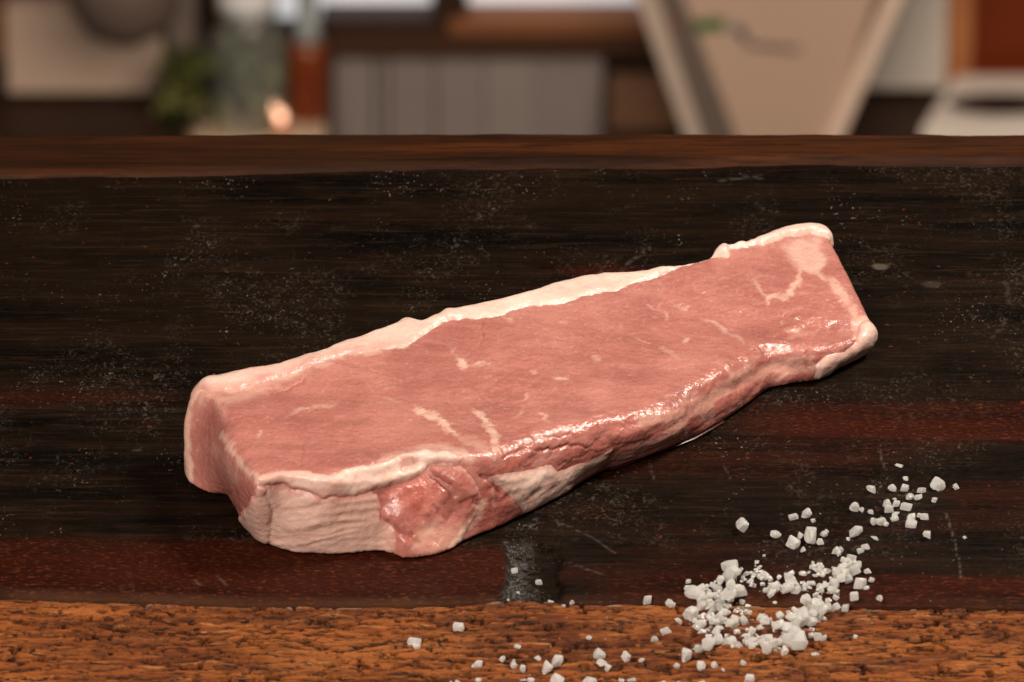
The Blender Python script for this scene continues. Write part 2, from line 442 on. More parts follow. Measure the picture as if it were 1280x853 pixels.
# ---- relief
top_m = smooth01((Nn[:, 2] - 0.75) / 0.2)
side_m = 1 - top_m
D = fbm(V * 38, 21, 3) * 0.9 + fbm(V * 150, 25, 3) * 0.22 * (1 + side_m) 
gn = region([(600,590),(650,555),(742,530),(836,508),(900,468),(965,430),(1000,410),(1040,440),(1030,480),(960,490),(900,530),(760,595),(690,630),(620,660)], 10)
e1, e2 = np.array([.75, .66, 0]), np.array([-.66, .75, 0])
VA = np.stack([V @ e1 * .28, V @ e2, V[:, 2]], 1)
D += gn * (fbm(VA * 210, 31, 4, 0.5) * 0.6 + np.abs(fbm(VA * 110, 37, 3)) * 0.8 - 0.3)
VB = np.stack([V @ e1 * .55, V @ e2, V[:, 2]], 1)
D += wet * (fbm(VB * 330, 35, 2) * 0.36 + np.abs(vnoise(VB * 190, 36)) * 0.30 + fbm(V * 95, 38, 2) * 0.9 - .1)
D -= line([(630,572),(655,562),(690,563),(712,556),(735,560)], 1.2, 2.2) * .7 + line([(668,548),(700,546),(720,538)], 1.2, 2.2) * .5
add(deep, gn * smooth01((fbm(VA * 170, 39, 3) - .02) / .3), 0.42)
add(fat, gn * smooth01((fbm(VA * 140, 40, 3) - .16) / .2), 0.35)
# muscle grain arcs on the top
g = V.copy(); ang = R(-38); gx = g[:, 0] * math.cos(ang) - g[:, 1] * math.sin(ang); gy = g[:, 0] * math.sin(ang) + g[:, 1] * math.cos(ang)
D += top_m * fbm(np.stack([gx * 70, gy * 420, V[:, 2] * 100], 1), 41, 3) * 0.16
arc = region([(560,470),(640,460),(690,500),(660,560),(600,560)], 25) + region([(980,390),(1050,400),(1060,440),(1000,440)], 14)
rr = np.hypot(PX0[:, 0] - 520, (PX0[:, 1] - 400) * 1.8)
D += arc * top_m * np.sin(rr / 2.6 + wob[:, 0] * 5) * 0.12
D -= crack * 0.9
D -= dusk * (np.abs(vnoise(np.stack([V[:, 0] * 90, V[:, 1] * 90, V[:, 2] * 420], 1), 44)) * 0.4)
D -= line([(604,597),(616,600),(628,614)], 3, 4) * 1.2
D += line([(517,511),(540,521),(570,545)], 4, 4) * 0.15
tw = line([(690,470),(709,476)], 3, 4)
D += region([(560,540),(615,520),(625,580),(570,590)], 14) * 0.4
D = np.where(V[:, 2] < 0.0006, 0, D)
V2 = V + Nn * (D * MM)[:, None]; V2[:, 2] = np.maximum(V2[:, 2], 0.0003)

meat = empty("pork_cut", (float(V[:, 0].mean()), float(V[:, 1].mean()), 0.0))
tag(meat, "long raw pink pork cut with a creamy fat edge lying diagonally on the dark planks", "raw meat")
MLOC = np.array(meat.location)
def meat_part(name, VV, FF, mat, attrs):
    o = mesh_obj(name, VV - MLOC, FF, mat, meat)
    for k, a in attrs.items(): set_attr(o, k, a)
    return o
mat_muscle = meat_material("raw_pork_muscle", MUSCLE_A, MUSCLE_B, 0.55)
mat_fat = meat_material("pork_fat", (0.76, 0.505, 0.415), (0.82, 0.585, 0.495), 0.35, 0.75, 0.40)
mat_memb = meat_material("silver_skin", (0.67, 0.405, 0.325), (0.73, 0.475, 0.395), 0.25, 0.9, 0.42)
mat_side = meat_material("dark_pork_muscle", (0.42, 0.132, 0.105), (0.52, 0.192, 0.152), 0.45, 1.0, 0.34)
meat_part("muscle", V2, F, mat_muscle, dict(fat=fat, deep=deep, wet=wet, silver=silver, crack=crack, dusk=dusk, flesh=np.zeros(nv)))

N2 = normals(V2)
if (N2[:, 2] * Nn[:, 2]).mean() < 0: N2 = -N2
N2 = lap(N2, 0.5, 24); N2 /= np.linalg.norm(N2, axis=1)[:, None]
def patch(name, d, mat, T, width, extra=None, attrs=None, need_front=True, lip=0.5, blend=5.0):
    """a closed skin laid over the muscle: thickness T mm grows from the outline inward over `width` px"""
    keep = d > -3.0
    if need_front: keep &= facing > -0.12
    keep &= V[:, 2] > 0.0004
    fk = keep[F].all(1); f = F[fk]
    used = np.unique(f); mp = np.full(nv, -1); mp[used] = np.arange(len(used)); f = mp[f]; n = len(used)
    t = (-lip + (T + lip) * np.sqrt(smooth01((d + 1.0) / width)))
    if extra is not None: t = t + extra * smooth01(d / (width * 0.6))
    t = lap(t[:, None], 0.5, 3)[used, 0]
    outer = V2[used] + N2[used] * (t * MM)[:, None]
    outer[:, 2] = np.maximum(outer[:, 2], 0.0003)
    inner = V2[used] - N2[used] * (1.6 * MM); inner[:, 2] = np.maximum(inner[:, 2], 0.0002)
    ed = {}
    for q in f:
        for k in range(4):
            a, b = int(q[k]), int(q[(k + 1) % 4])
            if a == b: continue
            if (b, a) in ed: del ed[(b, a)]
            else: ed[(a, b)] = 1
    side = [(b, a, a + n, b + n) for (a, b) in ed]
    ff = np.concatenate([f, f[:, ::-1] + n, np.array(side).reshape(-1, 4)])
    at = dict(fat=np.zeros(n), deep=np.zeros(n), wet=np.zeros(n), silver=np.zeros(n), crack=np.zeros(n), dusk=np.zeros(n), flesh=np.zeros(n))
    for k, a in (attrs or {}).items(): at[k] = a[used]
    at['flesh'] = np.maximum(at['flesh'], 0.85 * (1 - smooth01((d[used] + 1) / blend)))
    for k in at: at[k] = np.concatenate([at[k], at[k]])
    return meat_part(name, np.concatenate([outer, inner]), [tuple(dict.fromkeys(map(int, q))) for q in ff], mat, at)
Z0 = np.zeros(nv)
# fat cap: thin film on the left, rolled edge on the right
roll = smooth01((PX0[:, 0] - 885) / 25)
ridge = np.abs(vnoise(np.stack([gx * 30, gy * 30, V[:, 2] * 160], 1), 51))
ex = roll * 1.0 + fbm(V * 70, 55, 3) * (0.9 - .5 * roll) + fbm(V * 320, 58, 2) * 0.12 - ridge * 0.5 * (1 - roll)
for (qx, qy, rad, hh) in ((510,402,13,1.5),(560,389,8,1.0),(905,318,12,0.7),(262,474,12,0.5),(740,352,18,.6)):
    ex += hh * np.exp(-((PX0[:, 0] - qx) ** 2 + (PX0[:, 1] - qy) ** 2) / rad ** 2)
pinky = smooth01((520 - PX0[:, 0]) / 160) * 0.25
fleshy = np.clip(smooth01((560 - PX0[:, 0]) / 140) * smooth01((11 - dF) / 10) * .75 + smooth01(fbm(V * 60, 57, 3) * 2) * .25 * smooth01((560 - PX0[:, 0]) / 200), 0, .85)
patch("fat_cap", dF + vnoise(V * 420, 61) * 1.0, mat_fat, 1.2, 7, ex, dict(silver=pinky, flesh=fleshy), need_front=False, blend=2.2)
# silver skin with its wrinkles
perim = PX0[:, 0] + 0.15 * PX0[:, 1]
wr = fbm(np.stack([PX0[:, 0] / 55 + wob[:, 0] * .25, (PX0[:, 1] + 9 * np.sin(PX0[:, 0] / 33)) / 3.4 + wob[:, 1] * .4, Z0], 1), 71, 3)
wr2 = np.abs(fbm(np.stack([PX0[:, 0] / 70, (PX0[:, 1] - 7 * np.sin(PX0[:, 0] / 41)) / 11.0, Z0 + 5], 1), 73, 2))
inflap = smooth01(poly_sd(PX, flap_poly) / 4)
wmask = np.clip(.35 + 1.3 * fbm(V * 75, 79, 2) + .3 * smooth01((450 - PX0[:, 0]) / 60), .1, 1.1)
exm = (wr * 0.95 * wmask - wr2 * 0.9 * wmask + 0.2) * (1 - inflap * 0.85) * (1 - .8 * line([(327,606),(337,622),(341,640),(338,682)], 3, 4)) + inflap * 0.2 - line([(327,606),(337,622),(341,640),(338,682)], 1.2, 2.2) * 1.3
patch("silver_skin", poly_sd(PX, membrane_poly), mat_memb, 0.9, 8, exm,
      dict(flesh=np.clip(smooth01((PX[:, 0] - 455) / 40) * .6, 0, 1), fat=np.clip(region([(420,640),(480,640),(495,690),(430,695)], 12) * .55 + inflap * .15, 0, 1), crack=np.clip(smooth01((-wr - .05) / .35) * .16 + smooth01((wr2 - .30) / .3) * .12 * (1 - inflap), 0, 1)), lip=0.5, blend=12)
# dark side muscle with folds
exs = fbm(V * 85, 81, 3) * 1.5 + fbm(V * 330, 84, 3) * 0.2
exs -= line([(533,590),(548,600),(560,609),(568,616)], 2.2, 4) * 2.6
exs -= line([(575,628),(590,620),(598,632)], 1.5, 3) * 1.4
exs -= line([(496,662),(508,668),(520,680)], 1.6, 4) * 1.3
exs -= line([(540,636),(556,650),(566,640)], 1.6, 4) * 1.0
exs += line([(545,588),(570,602),(588,622)], 7, 8) * 1.0 + line([(500,640),(520,628),(535,622)], 12, 14) * 0.9
sd_fat = np.clip(line([(602,628),(592,648),(577,664),(560,690)], 4.5, 3) * .9 + line([(545,582),(570,582),(588,596),(598,615)], 2.5, 3) * .35
                 + line([(545,650),(530,668),(516,684)], 4, 8) * .3 + region([(520,660),(585,650),(570,690),(520,700)], 10) * .35, 0, 1)
sd_deep = np.clip(line([(533,590),(560,609)], 2.5, 3) * .8 + line([(575,628),(592,620)], 2, 3) * .5 + line([(496,662),(520,680)], 2.5, 3) * .6
                  + region([(490,600),(540,590),(560,615),(530,640),(490,640)], 14) * .25 + smooth01((fbm(V * 160, 88, 3) - .1) / .4) * .3, 0, 1)
patch("side_muscle", poly_sd(PX, side_poly), mat_side, 1.2, 10, exs, dict(fat=sd_fat, deep=sd_deep, wet=np.full(nv, .6)), lip=0.5, blend=16)
# rolled seam of fat between the top and the silver skin
exr = fbm(V * 90, 91, 2) * 0.8 + line([(340,597),(400,604),(440,604),(480,602),(520,588)], 5, 6) * 0.9 \
      - line([(345,598),(380,601),(420,606)], 1.5, 3) * .8 - region([(497,573),(517,570),(519,582),(502,588)], 5) * 1.6
pk = np.clip(region([(497,572),(519,569),(521,582),(500,589)], 4) * .75, 0, 1)
flr = np.clip(smooth01((fbm(VA * 150, 96, 3) + .05) / .3) * .6, 0, 1)
wpink = np.clip(smooth01((fbm(V * 140, 95, 3) - .05) / .4) * .6 + smooth01((430 - PX0[:, 0]) / 80) * .4, 0, 1)
PXs = PX0 + wob * 3.0 + wobf * .7
patch("fat_seam", poly_sd(PXs, seam_poly), mat_fat, 1.5, 9, exr, dict(deep=pk * .55, silver=wpink, flesh=flr), lip=0.6, blend=6)
exl = fbm(V * 70, 101, 2) * 0.8
exl = exl * .7
PXs = PX0 + wob * 2.0 + wobf * .6
patch("fat_lump", poly_sd(PXs, lump_poly), mat_fat, 0.9, 16, exl, dict(silver=np.clip(smooth01((fbm(V * 110, 105, 3)) / .4) * .5, 0, 1), flesh=np.clip(smooth01(fbm(V * 130, 107, 3) * 2.2) * .5, 0, 1)), lip=0.5, blend=13)
exe = fbm(V * 120, 111, 2) * 0.7
patch("fat_corner", poly_sd(PXs, end_poly), mat_fat, 1.0, 12, exe, dict(silver=region([(1021,455),(1036,442),(1056,441),(1069,428),(1075,432),(1060,452),(1030,468)], 4) * .9, flesh=np.full(nv, .15)), lip=0.5, blend=10)

# thin line of meat juice where the front edge meets the planks
t = NT("meat_juice"); juice = t.set(Base_Color=(0.12, 0.03, 0.02), Roughness=0.24, Transmission_Weight=0.7, IOR=1.34)
jp = [(762,588),(785,580),(815,568),(842,559),(868,549),(890,537),(905,528)]
jv, jf = [], []
for i, (x, y) in enumerate(jp):
    wj = 0.7 * math.sin(math.pi * (i + .6) / (len(jp) + .2)) + .6
    for dy, z in ((-3, .0006), (wj * .4, .0006), (wj, .0001)):
        q = onz(x + dy * .45, y + dy); jv.append((q[0], q[1], z + 0.0001))
for i in range(len(jp) - 1):
    for k in range(2):
        a = i * 3 + k; jf.append((a, a + 1, a + 4, a + 3))
tag(mesh_obj("juice_puddle", jv, jf, juice), "thin glossy line of meat juice along the front underside of the pork", "meat juice", kind="stuff")

# ------------------------------------------------------------------ wooden worktop
top = empty("wooden_worktop", (0, 0.0, 0.0))
tag(top, "old dark wooden worktop of scarred planks with a rough orange front beam", "worktop")
def wood_dark(name):
    t = NT(name)
    g1 = t.noise(60, 6, 0.65, vec=(0.10, 1, 1), dist=0.4); g2 = t.noise(420, 4, 0.7, vec=(0.07, 1, 1), dist=0.5, rot=R(9))
    blot = t.noise(16, 5, 0.65, vec=(0.6, .55, 1), dist=.8)
    c = t.mix(t.step(g1, 0.34, 0.66), (0.0012, 0.0007, 0.0004), (0.0110, 0.0052, 0.0024))
    c = t.mix(t.step(blot, 0.45, 0.62, 0, 0.5), c, (0.0130, 0.0068, 0.0034))
    c = t.mix(t.step(g2, 0.52, 0.66, 0, 0.5), c, (0.028, 0.0145, 0.0072))
    red = t.attr("red")
    c = t.mix(t.math('MULTIPLY', red, t.step(g1, 0.3, 0.65, 0.30, 1.0)), c, (0.034, 0.0046, 0.0016))
    rg_ = t.noise(1000, 3, 0.6, vec=(0.34, 1, 1), rot=R(24))
    c = t.mix(t.math('MULTIPLY', red, t.step(rg_, 0.54, 0.68, 0, 0.75)), c, (0.13, 0.030, 0.010))
    # pale scuffs, flour-like dust in the grain, then pale flecks painted as tiny glints
    sc = t.noise(420, 5, 0.75, vec=(0.8, .6, 1), dist=1.6); cl = t.noise(26, 5, 0.65, vec=(0.8, .42, 1), off=(3, 1, 0))
    f = t.math('MULTIPLY', t.step(sc, 0.52, 0.68), t.step(cl, 0.47, 0.62))
    f = t.math('MULTIPLY', f, t.step(red, 0.2, 0.8, 1.0, 0.25))
    c = t.mix(t.math('MULTIPLY', f, 0.55), c, (0.12, 0.095, 0.072))
    fl = t.math('MULTIPLY', t.step(t.noise(1000, 3, 0.6, vec=(0.7, .55, 1)), 0.64, 0.70), t.step(t.noise(34, 5, .65, vec=(.9, .45, 1), off=(7, 0, 0)), 0.50, 0.64))
    fl = t.math('MULTIPLY', fl, t.step(red, 0.2, 0.8, 1.0, 0.15))
    c = t.mix(t.math('MULTIPLY', fl, 0.5), c, (0.36, 0.30, 0.24))
    rust = t.math('MULTIPLY', t.step(t.noise(230, 2, 0.5, off=(9, 4, 0)), 0.725, 0.75), 0.7)
    c = t.mix(rust, c, (0.12, 0.025, 0.010))
    c = t.mix(t.attr("scratch"), c, (0.13, 0.11, 0.088))
    c = t.mix(t.attr("worn_lit"), c, (0.085, 0.034, 0.015))
    c = t.mix(t.attr("ash"), c, t.mix(t.step(t.noise(900, 3), .4, .65), (0.030, 0.029, 0.027), (0.16, 0.155, 0.14)))
    n = t.bump(g1, 0.0012, 0.5); n = t.bump(g2, 0.0008, 0.9, n); n = t.bump(sc, 0.0006, 0.7, n)
    t.set(Base_Color=c, Normal=n, Roughness=t.step(t.noise(90, 4), .35, .65, .40, .62), Specular_IOR_Level=0.055)
    return t.m
def wood_orange():
    t = NT("rough_orange_wood")
    g1 = t.noise(70, 6, 0.65, vec=(0.16, 1, 1), dist=0.6); g2 = t.noise(420, 5, 0.7, vec=(0.14, 1, 1), dist=0.3)
    blot = t.noise(34, 4, 0.6, vec=(0.5, 1, 1))
    c = t.mix(t.step(g1, 0.34, 0.66), (0.115, 0.027, 0.0062), (0.32, 0.090, 0.0185))
    c = t.mix(t.step(blot, 0.48, 0.62, 0, 0.6), c, (0.36, 0.112, 0.024))
    c = t.mix(t.step(blot, 0.46, 0.30, 0, 0.40), c, (0.085, 0.024, 0.008))
    c = t.mix(t.step(g2, 0.50, 0.62, 0, 0.65), c, (0.060, 0.018, 0.007))
    g3 = t.noise(300, 5, 0.7, vec=(0.16, 1, 1), off=(2, 5, 0), dist=.6)
    c = t.mix(t.step(g3, 0.56, 0.66, 0, 0.75), c, (0.44, 0.175, 0.055))
    g4 = t.noise(520, 4, 0.65, vec=(0.22, 1, 1), off=(5, 2, 0), dist=1.0)
    c = t.mix(t.step(g4, 0.56, 0.61, 0, 0.95), c, (0.020, 0.008, 0.004))
    c = t.mix(t.attr("pit"), c, (0.011, 0.005, 0.003))
    c = t.mix(t.attr("ash"), c, (0.40, 0.30, 0.20))
    n = t.bump(g1, 0.0015, 0.6); n = t.bump(g4, 0.0012, 1.0, t.bump(g2, 0.0010, 0.8, n)); n = t.bump(t.noise(700, 4, .7), 0.0007, .9, n)
    t.set(Base_Color=c, Normal=n, Roughness=t.step(g1, .3, .7, .42, .65), Specular_IOR_Level=t.step(t.attr('pit'), 0, 1, .16, .02))
    return t.m
def wood_rim():
    t = NT("brown_rim_wood")
    g1 = t.noise(90, 6, 0.65, vec=(0.06, 1, 1.5), dist=0.3); g2 = t.noise(500, 4, 0.7, vec=(0.06, 1, 1))
    c = t.mix(t.step(g1, 0.3, 0.7), (0.011, 0.0036, 0.0013), (0.072, 0.0195, 0.0048))
    c = t.mix(t.step(g2, 0.48, 0.64, 0, 0.75), c, (0.012, 0.0045, 0.002))
    c = t.mix(t.step(t.noise(8, 3, vec=(1, .3, 1)), .4, .65, 0, .5), c, (0.030, 0.0115, 0.0045))
    t.set(Base_Color=c, Normal=t.bump(g2, 0.0006, .7), Roughness=.55, Specular_IOR_Level=.12)
    return t.m

def plank(name, yfar, ynear, mat, zfun, step=0.0008, thick=0.03, attrs=None, xr=0.27, label=None):
    """top sheet between the two edge functions (metres), finely gridded where the photo looks, with sides down to `thick`"""
    xs = np.concatenate([[-0.6, -0.45, -0.35], np.arange(-xr, xr + 1e-9, step), [0.35, 0.45, 0.6]])
    yf, yn = yfar(xs), ynear(xs)
    m = max(4, int(np.ceil((yf - yn).max() / step)))
    tt = np.linspace(0, 1, m + 1)
    Y = yn[None, :] * (1 - tt[:, None]) + yf[None, :] * tt[:, None]
    X = np.broadcast_to(xs[None, :], Y.shape)
    P = np.stack([X.ravel(), Y.ravel(), np.zeros(X.size)], 1)
    en = (Y - yn[None, :]).ravel(); ef = (yf[None, :] - Y).ravel()
    P[:, 2] = zfun(P, en, ef)
    h, w = Y.shape
    I = np.arange(h * w).reshape(h, w)
    f = np.stack([I[:-1, :-1], I[:-1, 1:], I[1:, 1:], I[1:, :-1]], -1).reshape(-1, 4)
    ring = np.concatenate([I[0, :], I[1:, -1], I[-1, -2::-1], I[-2:0:-1, 0]])
    lowv = P[ring].copy(); lowv[:, 2] = -thick
    n0 = len(P); k = len(ring); j = np.arange(k); j2 = (j + 1) % k
    f2 = np.stack([ring[j2], ring[j], n0 + j, n0 + j2], 1)
    o = mesh_obj(name, np.concatenate([P, lowv]), np.concatenate([f, f2]), mat, top)
    for kk_, fn in (attrs or {}).items():
        set_attr(o, kk_, np.concatenate([fn(P, en, ef), np.zeros(k)]))
    if label: o['label'] = label
    return o

gy_ = lambda px, py: onz(px, py)[1]
def edge_fn(pts, amp=0.0, seed=0, fr=60.0):
    q = np.array([onz(x, y)[:2] for x, y in pts])
    def fn(x):
        y = np.interp(x, q[:, 0], q[:, 1])
        if amp: y = y + amp * fbm(np.stack([x * fr, x * 0, x * 0], 1), seed, 4)
        return y
    return fn
e_back = edge_fn([(-200,172),(300,170),(680,170),(850,171),(1500,170)], 0.0016, 5, 30)
e_rim = edge_fn([(-200,222),(0,222),(190,217),(400,211),(640,208),(820,208),(930,203),(1100,205),(1500,205)], 0.0030, 6, 22)
e_seam = edge_fn([(-200,500),(0,505),(230,512),(930,541),(1280,547),(1500,550)], 0.0006, 8, 30)
e_front = edge_fn([(-200,738),(0,738),(200,744),(330,748),(520,748),(600,744),(640,742),(780,745),(1280,752),(1500,753)], 0.0008, 9, 60)

def z_dark(seed, near_round=0.0):
    def fn(P, en, ef):
        g = np.stack([P[:, 0] * 22, P[:, 1] * 260, P[:, 2]], 1)
        z = fbm(g, seed, 4, .6) * 0.00035 + fbm(P * 14, seed + 5, 2) * 0.0005
        z -= 0.0009 * np.exp(-(en / 0.0012) ** 2) + 0.0009 * np.exp(-(ef / 0.0012) ** 2)
        if near_round:
            z -= near_round * smooth01(1 - en / 0.0045) ** 1.5
            nt = notch(P)
            z -= 0.0022 * nt
        return z - 0.0008
    return fn
NOTCH = [(628,676),(664,668),(700,680),(704,700),(702,760),(612,765),(624,735),(632,705)]
def notch(P):
    px = topx(np.stack([P[:, 0], P[:, 1], P[:, 0] * 0], 1)) + np.stack([vnoise(P * 300, 3), vnoise(P * 300, 4)], 1) * 4
    return smooth01((poly_sd(px, NOTCH) + 1) / 9)
def pxy(P): return topx(np.stack([P[:, 0], P[:, 1], P[:, 0] * 0], 1))
def nz(P, sx, sy, seed, oc=4): return fbm(np.stack([P[:, 0] * sx, P[:, 1] * sy, P[:, 0] * 0], 1), seed, oc)
def red_far(P, en, ef):
    q = pxy(P); n = nz(P, 14, 90, 15)
    band_r = smooth01((q[:, 0] - 880) / 120) * smooth01((q[:, 1] - 488 + n * 16) / 22)
    band_l = smooth01((300 - q[:, 0]) / 160) * np.exp(-((q[:, 1] - 494 + n * 10) / 9) ** 2)
    mid = np.exp(-((q[:, 0] - 745) / 45) ** 2 - ((q[:, 1] - 338 + n * 10) / 9) ** 2) * .8
    return np.clip(band_r * .85 + band_l * .45 + mid, 0, 1)
def red_near(P, en, ef):
    q = pxy(P); n = nz(P, 12, 80, 25); n2 = nz(P, 9, 30, 27)
    a = smooth01((q[:, 1] - 668 + n * 16) / 18) * smooth01((680 - q[:, 0]) / 40) * .85
    b = smooth01((q[:, 1] - 712 + n * 14) / 16) * smooth01((q[:, 0] - 700) / 80) * .75
    c = smooth01((n2 + .0) / .4) * .32 * smooth01((q[:, 0] - 640) / 60)
    return np.clip(np.maximum(np.maximum(a, b), c), 0, 1) * (1 - notch(P))
def scratch_near(P, en, ef):
    q = pxy(P); r = np.zeros(len(P))
    for pts, k in [([(1182,640),(1192,668),(1203,722)], .5), ([(1098,560),(1106,585)], .35), ([(812,575),(818,598)], .3), ([(905,582),(912,596)], .3), ([(700,650),(745,672),(770,690)], .35), ([(705,700),(752,716)], .3),
                   ([(240,720),(252,731)], .5), ([(272,718),(282,728)], .4), ([(686,640),(700,652)], .4)]:
        r = np.maximum(r, smooth01((1.6 - seg_dist(q + np.stack([nz(P, 300, 300, 33)] * 2, 1) * 3, pts)) / 1.2) * k)
    return r * smooth01((nz(P, 700, 700, 35, 2) + .45) / .5)
def worn_lit_near(P, en, ef):
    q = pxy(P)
    return smooth01(1 - en / 0.0042) * np.clip(.45 + .5 * nz(P, 40, 40, 37), 0.1, 1) * smooth01((np.abs(q[:, 0] - 660) - 30) / 20)  # lighter brown front edge: wear plus painted light on the rounding
def ash_near(P, en, ef):
    q = pxy(P); n = nz(P, 420, 420, 39, 3)
    left = smooth01(1 - np.abs(q[:, 0] - 645) / 34) * notch(P)
    spill = smooth01(1 - seg_dist(q, [(642,700),(640,672),(655,650),(665,648)]) / 20) * smooth01((n - .12) / .2)
    return np.clip(left * smooth01((n + .35) / .5) + spill, 0, 1) * .6
def scratch_far(P, en, ef):
    q = pxy(P); r = np.zeros(len(P))
    for (x, y, w, h, k) in ((1101,331,11,4.5,.55),(1165,353,14,4,.18),(170,664,14,8,.4)):
        r = np.maximum(r, smooth01((1.1 - np.hypot((q[:, 0] - x) / w, (q[:, 1] - y) / h) + .3 * nz(P, 200, 200, 45)) / .4) * k)
    w_ = np.stack([nz(P, 60, 60, 47), nz(P, 60, 60, 48)], 1) * 9
    for pts, k in [([(700,360),(735,352),(760,326)], .3), ([(785,330),(800,320),(803,312)], .3), ([(905,225),(950,220)], .25), ([(1255,350),(1262,395),(1240,420)], .2)]:
        r = np.maximum(r, smooth01((3.5 - seg_dist(q + w_, pts)) / 3) * k * smooth01((nz(P, 500, 500, 49, 2) + .1) / .3))
    return r
zero = lambda P, en, ef: np.zeros(len(P))
m_dark = wood_dark("charred_dark_wood")
far_plank = plank("plank", e_rim, e_seam, m_dark, z_dark(100), 0.0010, attrs=dict(red=red_far, scratch=scratch_far, worn_lit=zero, ash=zero),
                  label="wide far plank, nearly black with pale scuffs")
near_fn = lambda x: e_seam(x) - 0.0007
near_plank = plank("plank", near_fn, e_front, m_dark, z_dark(120, 0.0018), 0.0008, attrs=dict(red=red_near, scratch=scratch_near, worn_lit=worn_lit_near, ash=ash_near),
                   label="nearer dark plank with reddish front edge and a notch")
def z_rim(P, en, ef):
    return 0.0016 + nz(P, 20, 200, 140) * 0.0003 - 0.0014 * smooth01(1 - en / 0.004) - 0.001 * smooth01(1 - ef / 0.003)
plank("rear_rim", e_back, lambda x: e_rim(x) + 0.0003, wood_rim(), z_rim, 0.0012, thick=0.035, label="flat brown strip along the far edge")

# rough front beam: worm channels, holes, torn grain
pits = []
for k in range(1250):
    x = rnd.uniform(-0.25, 0.25); py = 745 + 150 * rnd.random() ** 1.15
    yy = gy_(640, py); L = rnd.choice((0, .001, .002, .004, .006, .009)) * rnd.uniform(.5, 1.6); wd = rnd.uniform(.0005, .0011) * (1.25 if L < .001 else .85)
    a = rnd.gauss(0, .22)
    pts = [(x + L * (u - .5) * math.cos(a), yy + L * (u - .5) * math.sin(a) + rnd.gauss(0, .0003)) for u in (0, .35, .7, 1)]
    pits.append((pts, wd, rnd.uniform(.75, 1)))
for pxs, wd in [([(166,757),(180,762),(200,767),(218,772)], .0013), ([(176,745),(184,751)], .0013), ([(225,781),(240,784)], .0016), ([(262,803),(300,808),(330,809)], .0010),
                ([(345,788),(370,793),(398,801)], .0012), ([(180,821),(220,824),(250,826)], .0009), ([(95,780),(120,787),(138,788)], .0009), ([(335,838),(352,842)], .0016),
                ([(845,792),(860,798),(880,806)], .0010), ([(822,810),(850,816),(870,815)], .0009), ([(1176,828),(1190,832),(1215,830)], .0013)]:
    pits.append(([tuple(onz(x, y)[:2]) for x, y in pxs], wd, 1.0))
def pit_field(P):
    key = ('pit', len(P))
    r = np.zeros(len(P)); xy = P[:, :2] + np.stack([nz(P, 500, 500, 201, 2), nz(P, 500, 500, 202, 2)], 1) * 0.00035
    o_ = np.argsort(P[:, 0]); xs_ = P[o_, 0]
    for pts, wd, k in pits:
        q = np.array(pts); lo, hi = np.searchsorted(xs_, [q[:, 0].min() - wd * 2, q[:, 0].max() + wd * 2])
        ii = o_[lo:hi]
        if len(ii) == 0: continue
        sel = ii[np.abs(xy[ii, 1] - q[:, 1].mean()) < wd * 3 + np.ptp(q[:, 1])]
        if len(sel) == 0: continue
        r[sel] = np.maximum(r[sel], smooth01((wd * 1.15 - seg_dist(xy[sel], pts)) / (wd * .55)) * k)
    tn = nz(P, 70, 560, 211, 4); r = np.maximum(r, smooth01((tn - .31) / .14) * .85)
    tn = nz(P, 220, 760, 214, 3); r = np.maximum(r, smooth01((tn - .38) / .14) * .7)
    return r
_pit = {}
def pitc(P):
    if len(P) not in _pit: _pit[len(P)] = pit_field(P)
    return _pit[len(P)]
def z_beam(P, en, ef):
    z = -0.0028 + nz(P, 60, 320, 221, 4) * 0.0006 + nz(P, 30, 40, 223, 3) * 0.0004 - pitc(P) * 0.0024
    return z - 0.0012 * smooth01(1 - ef / 0.0025) * (nz(P, 120, 120, 225) * .8 + .5)
e_beam_far = lambda x: e_front(x) - 0.0006 - 0.0012 * (0.5 + 0.5 * fbm(np.stack([x * 160, x * 0, x * 0], 1), 231, 3))
e_beam_near = edge_fn([(-200,960),(1500,960)])
def ash_beam(P, en, ef):
    q = pxy(P)
    return smooth01(1 - ef / 0.003) * smooth01((nz(P, 150, 300, 241) - .0) / .4) * .55
plank("front_beam", e_beam_far, e_beam_near, wood_orange(), z_beam, 0.0006, thick=0.06, attrs=dict(pit=lambda P, a, b: pitc(P), ash=ash_beam),
      label="rough orange brown beam full of wormholes along the front")
# under-slab closes the joints from below
bm_obj("under_slab", box_bm(-0.6, 0.6, float(gy_(640, 940)), float(gy_(640, 176)), -0.06, -0.012), m_dark, top)

# ------------------------------------------------------------------ coarse salt
t = NT("salt_crystal")
sn = t.bump(t.noise(1500, 3), 0.0003, .5)
t.set(Base_Color=(0.97, 0.96, 0.94), Roughness=t.step(t.noise(1100, 3), .35, .65, .02, .18), Transmission_Weight=1.0, IOR=1.5, Normal=sn)
df_ = t.n("ShaderNodeBsdfDiffuse"); df_.inputs[0].default_value = (0.97, 0.95, 0.91, 1)
tr_ = t.n("ShaderNodeBsdfTranslucent"); tr_.inputs[0].default_value = (0.97, 0.95, 0.92, 1)
m1 = t.n("ShaderNodeMixShader"); m1.inputs[0].default_value = .5; t.link(df_.outputs[0], m1.inputs[1]); t.link(tr_.outputs[0], m1.inputs[2])
m2 = t.n("ShaderNodeMixShader"); t.link(t.step(t.noise(620, 4, .6), .40, .60, .22, .95), m2.inputs[0])
t.link(t.b.outputs[0], m2.inputs[1]); t.link(m1.outputs[0], m2.inputs[2])
t.link(m2.outputs[0], t.t.nodes["Material Output"].inputs["Surface"])
salt_mat = t.m
crystal_meshes = []
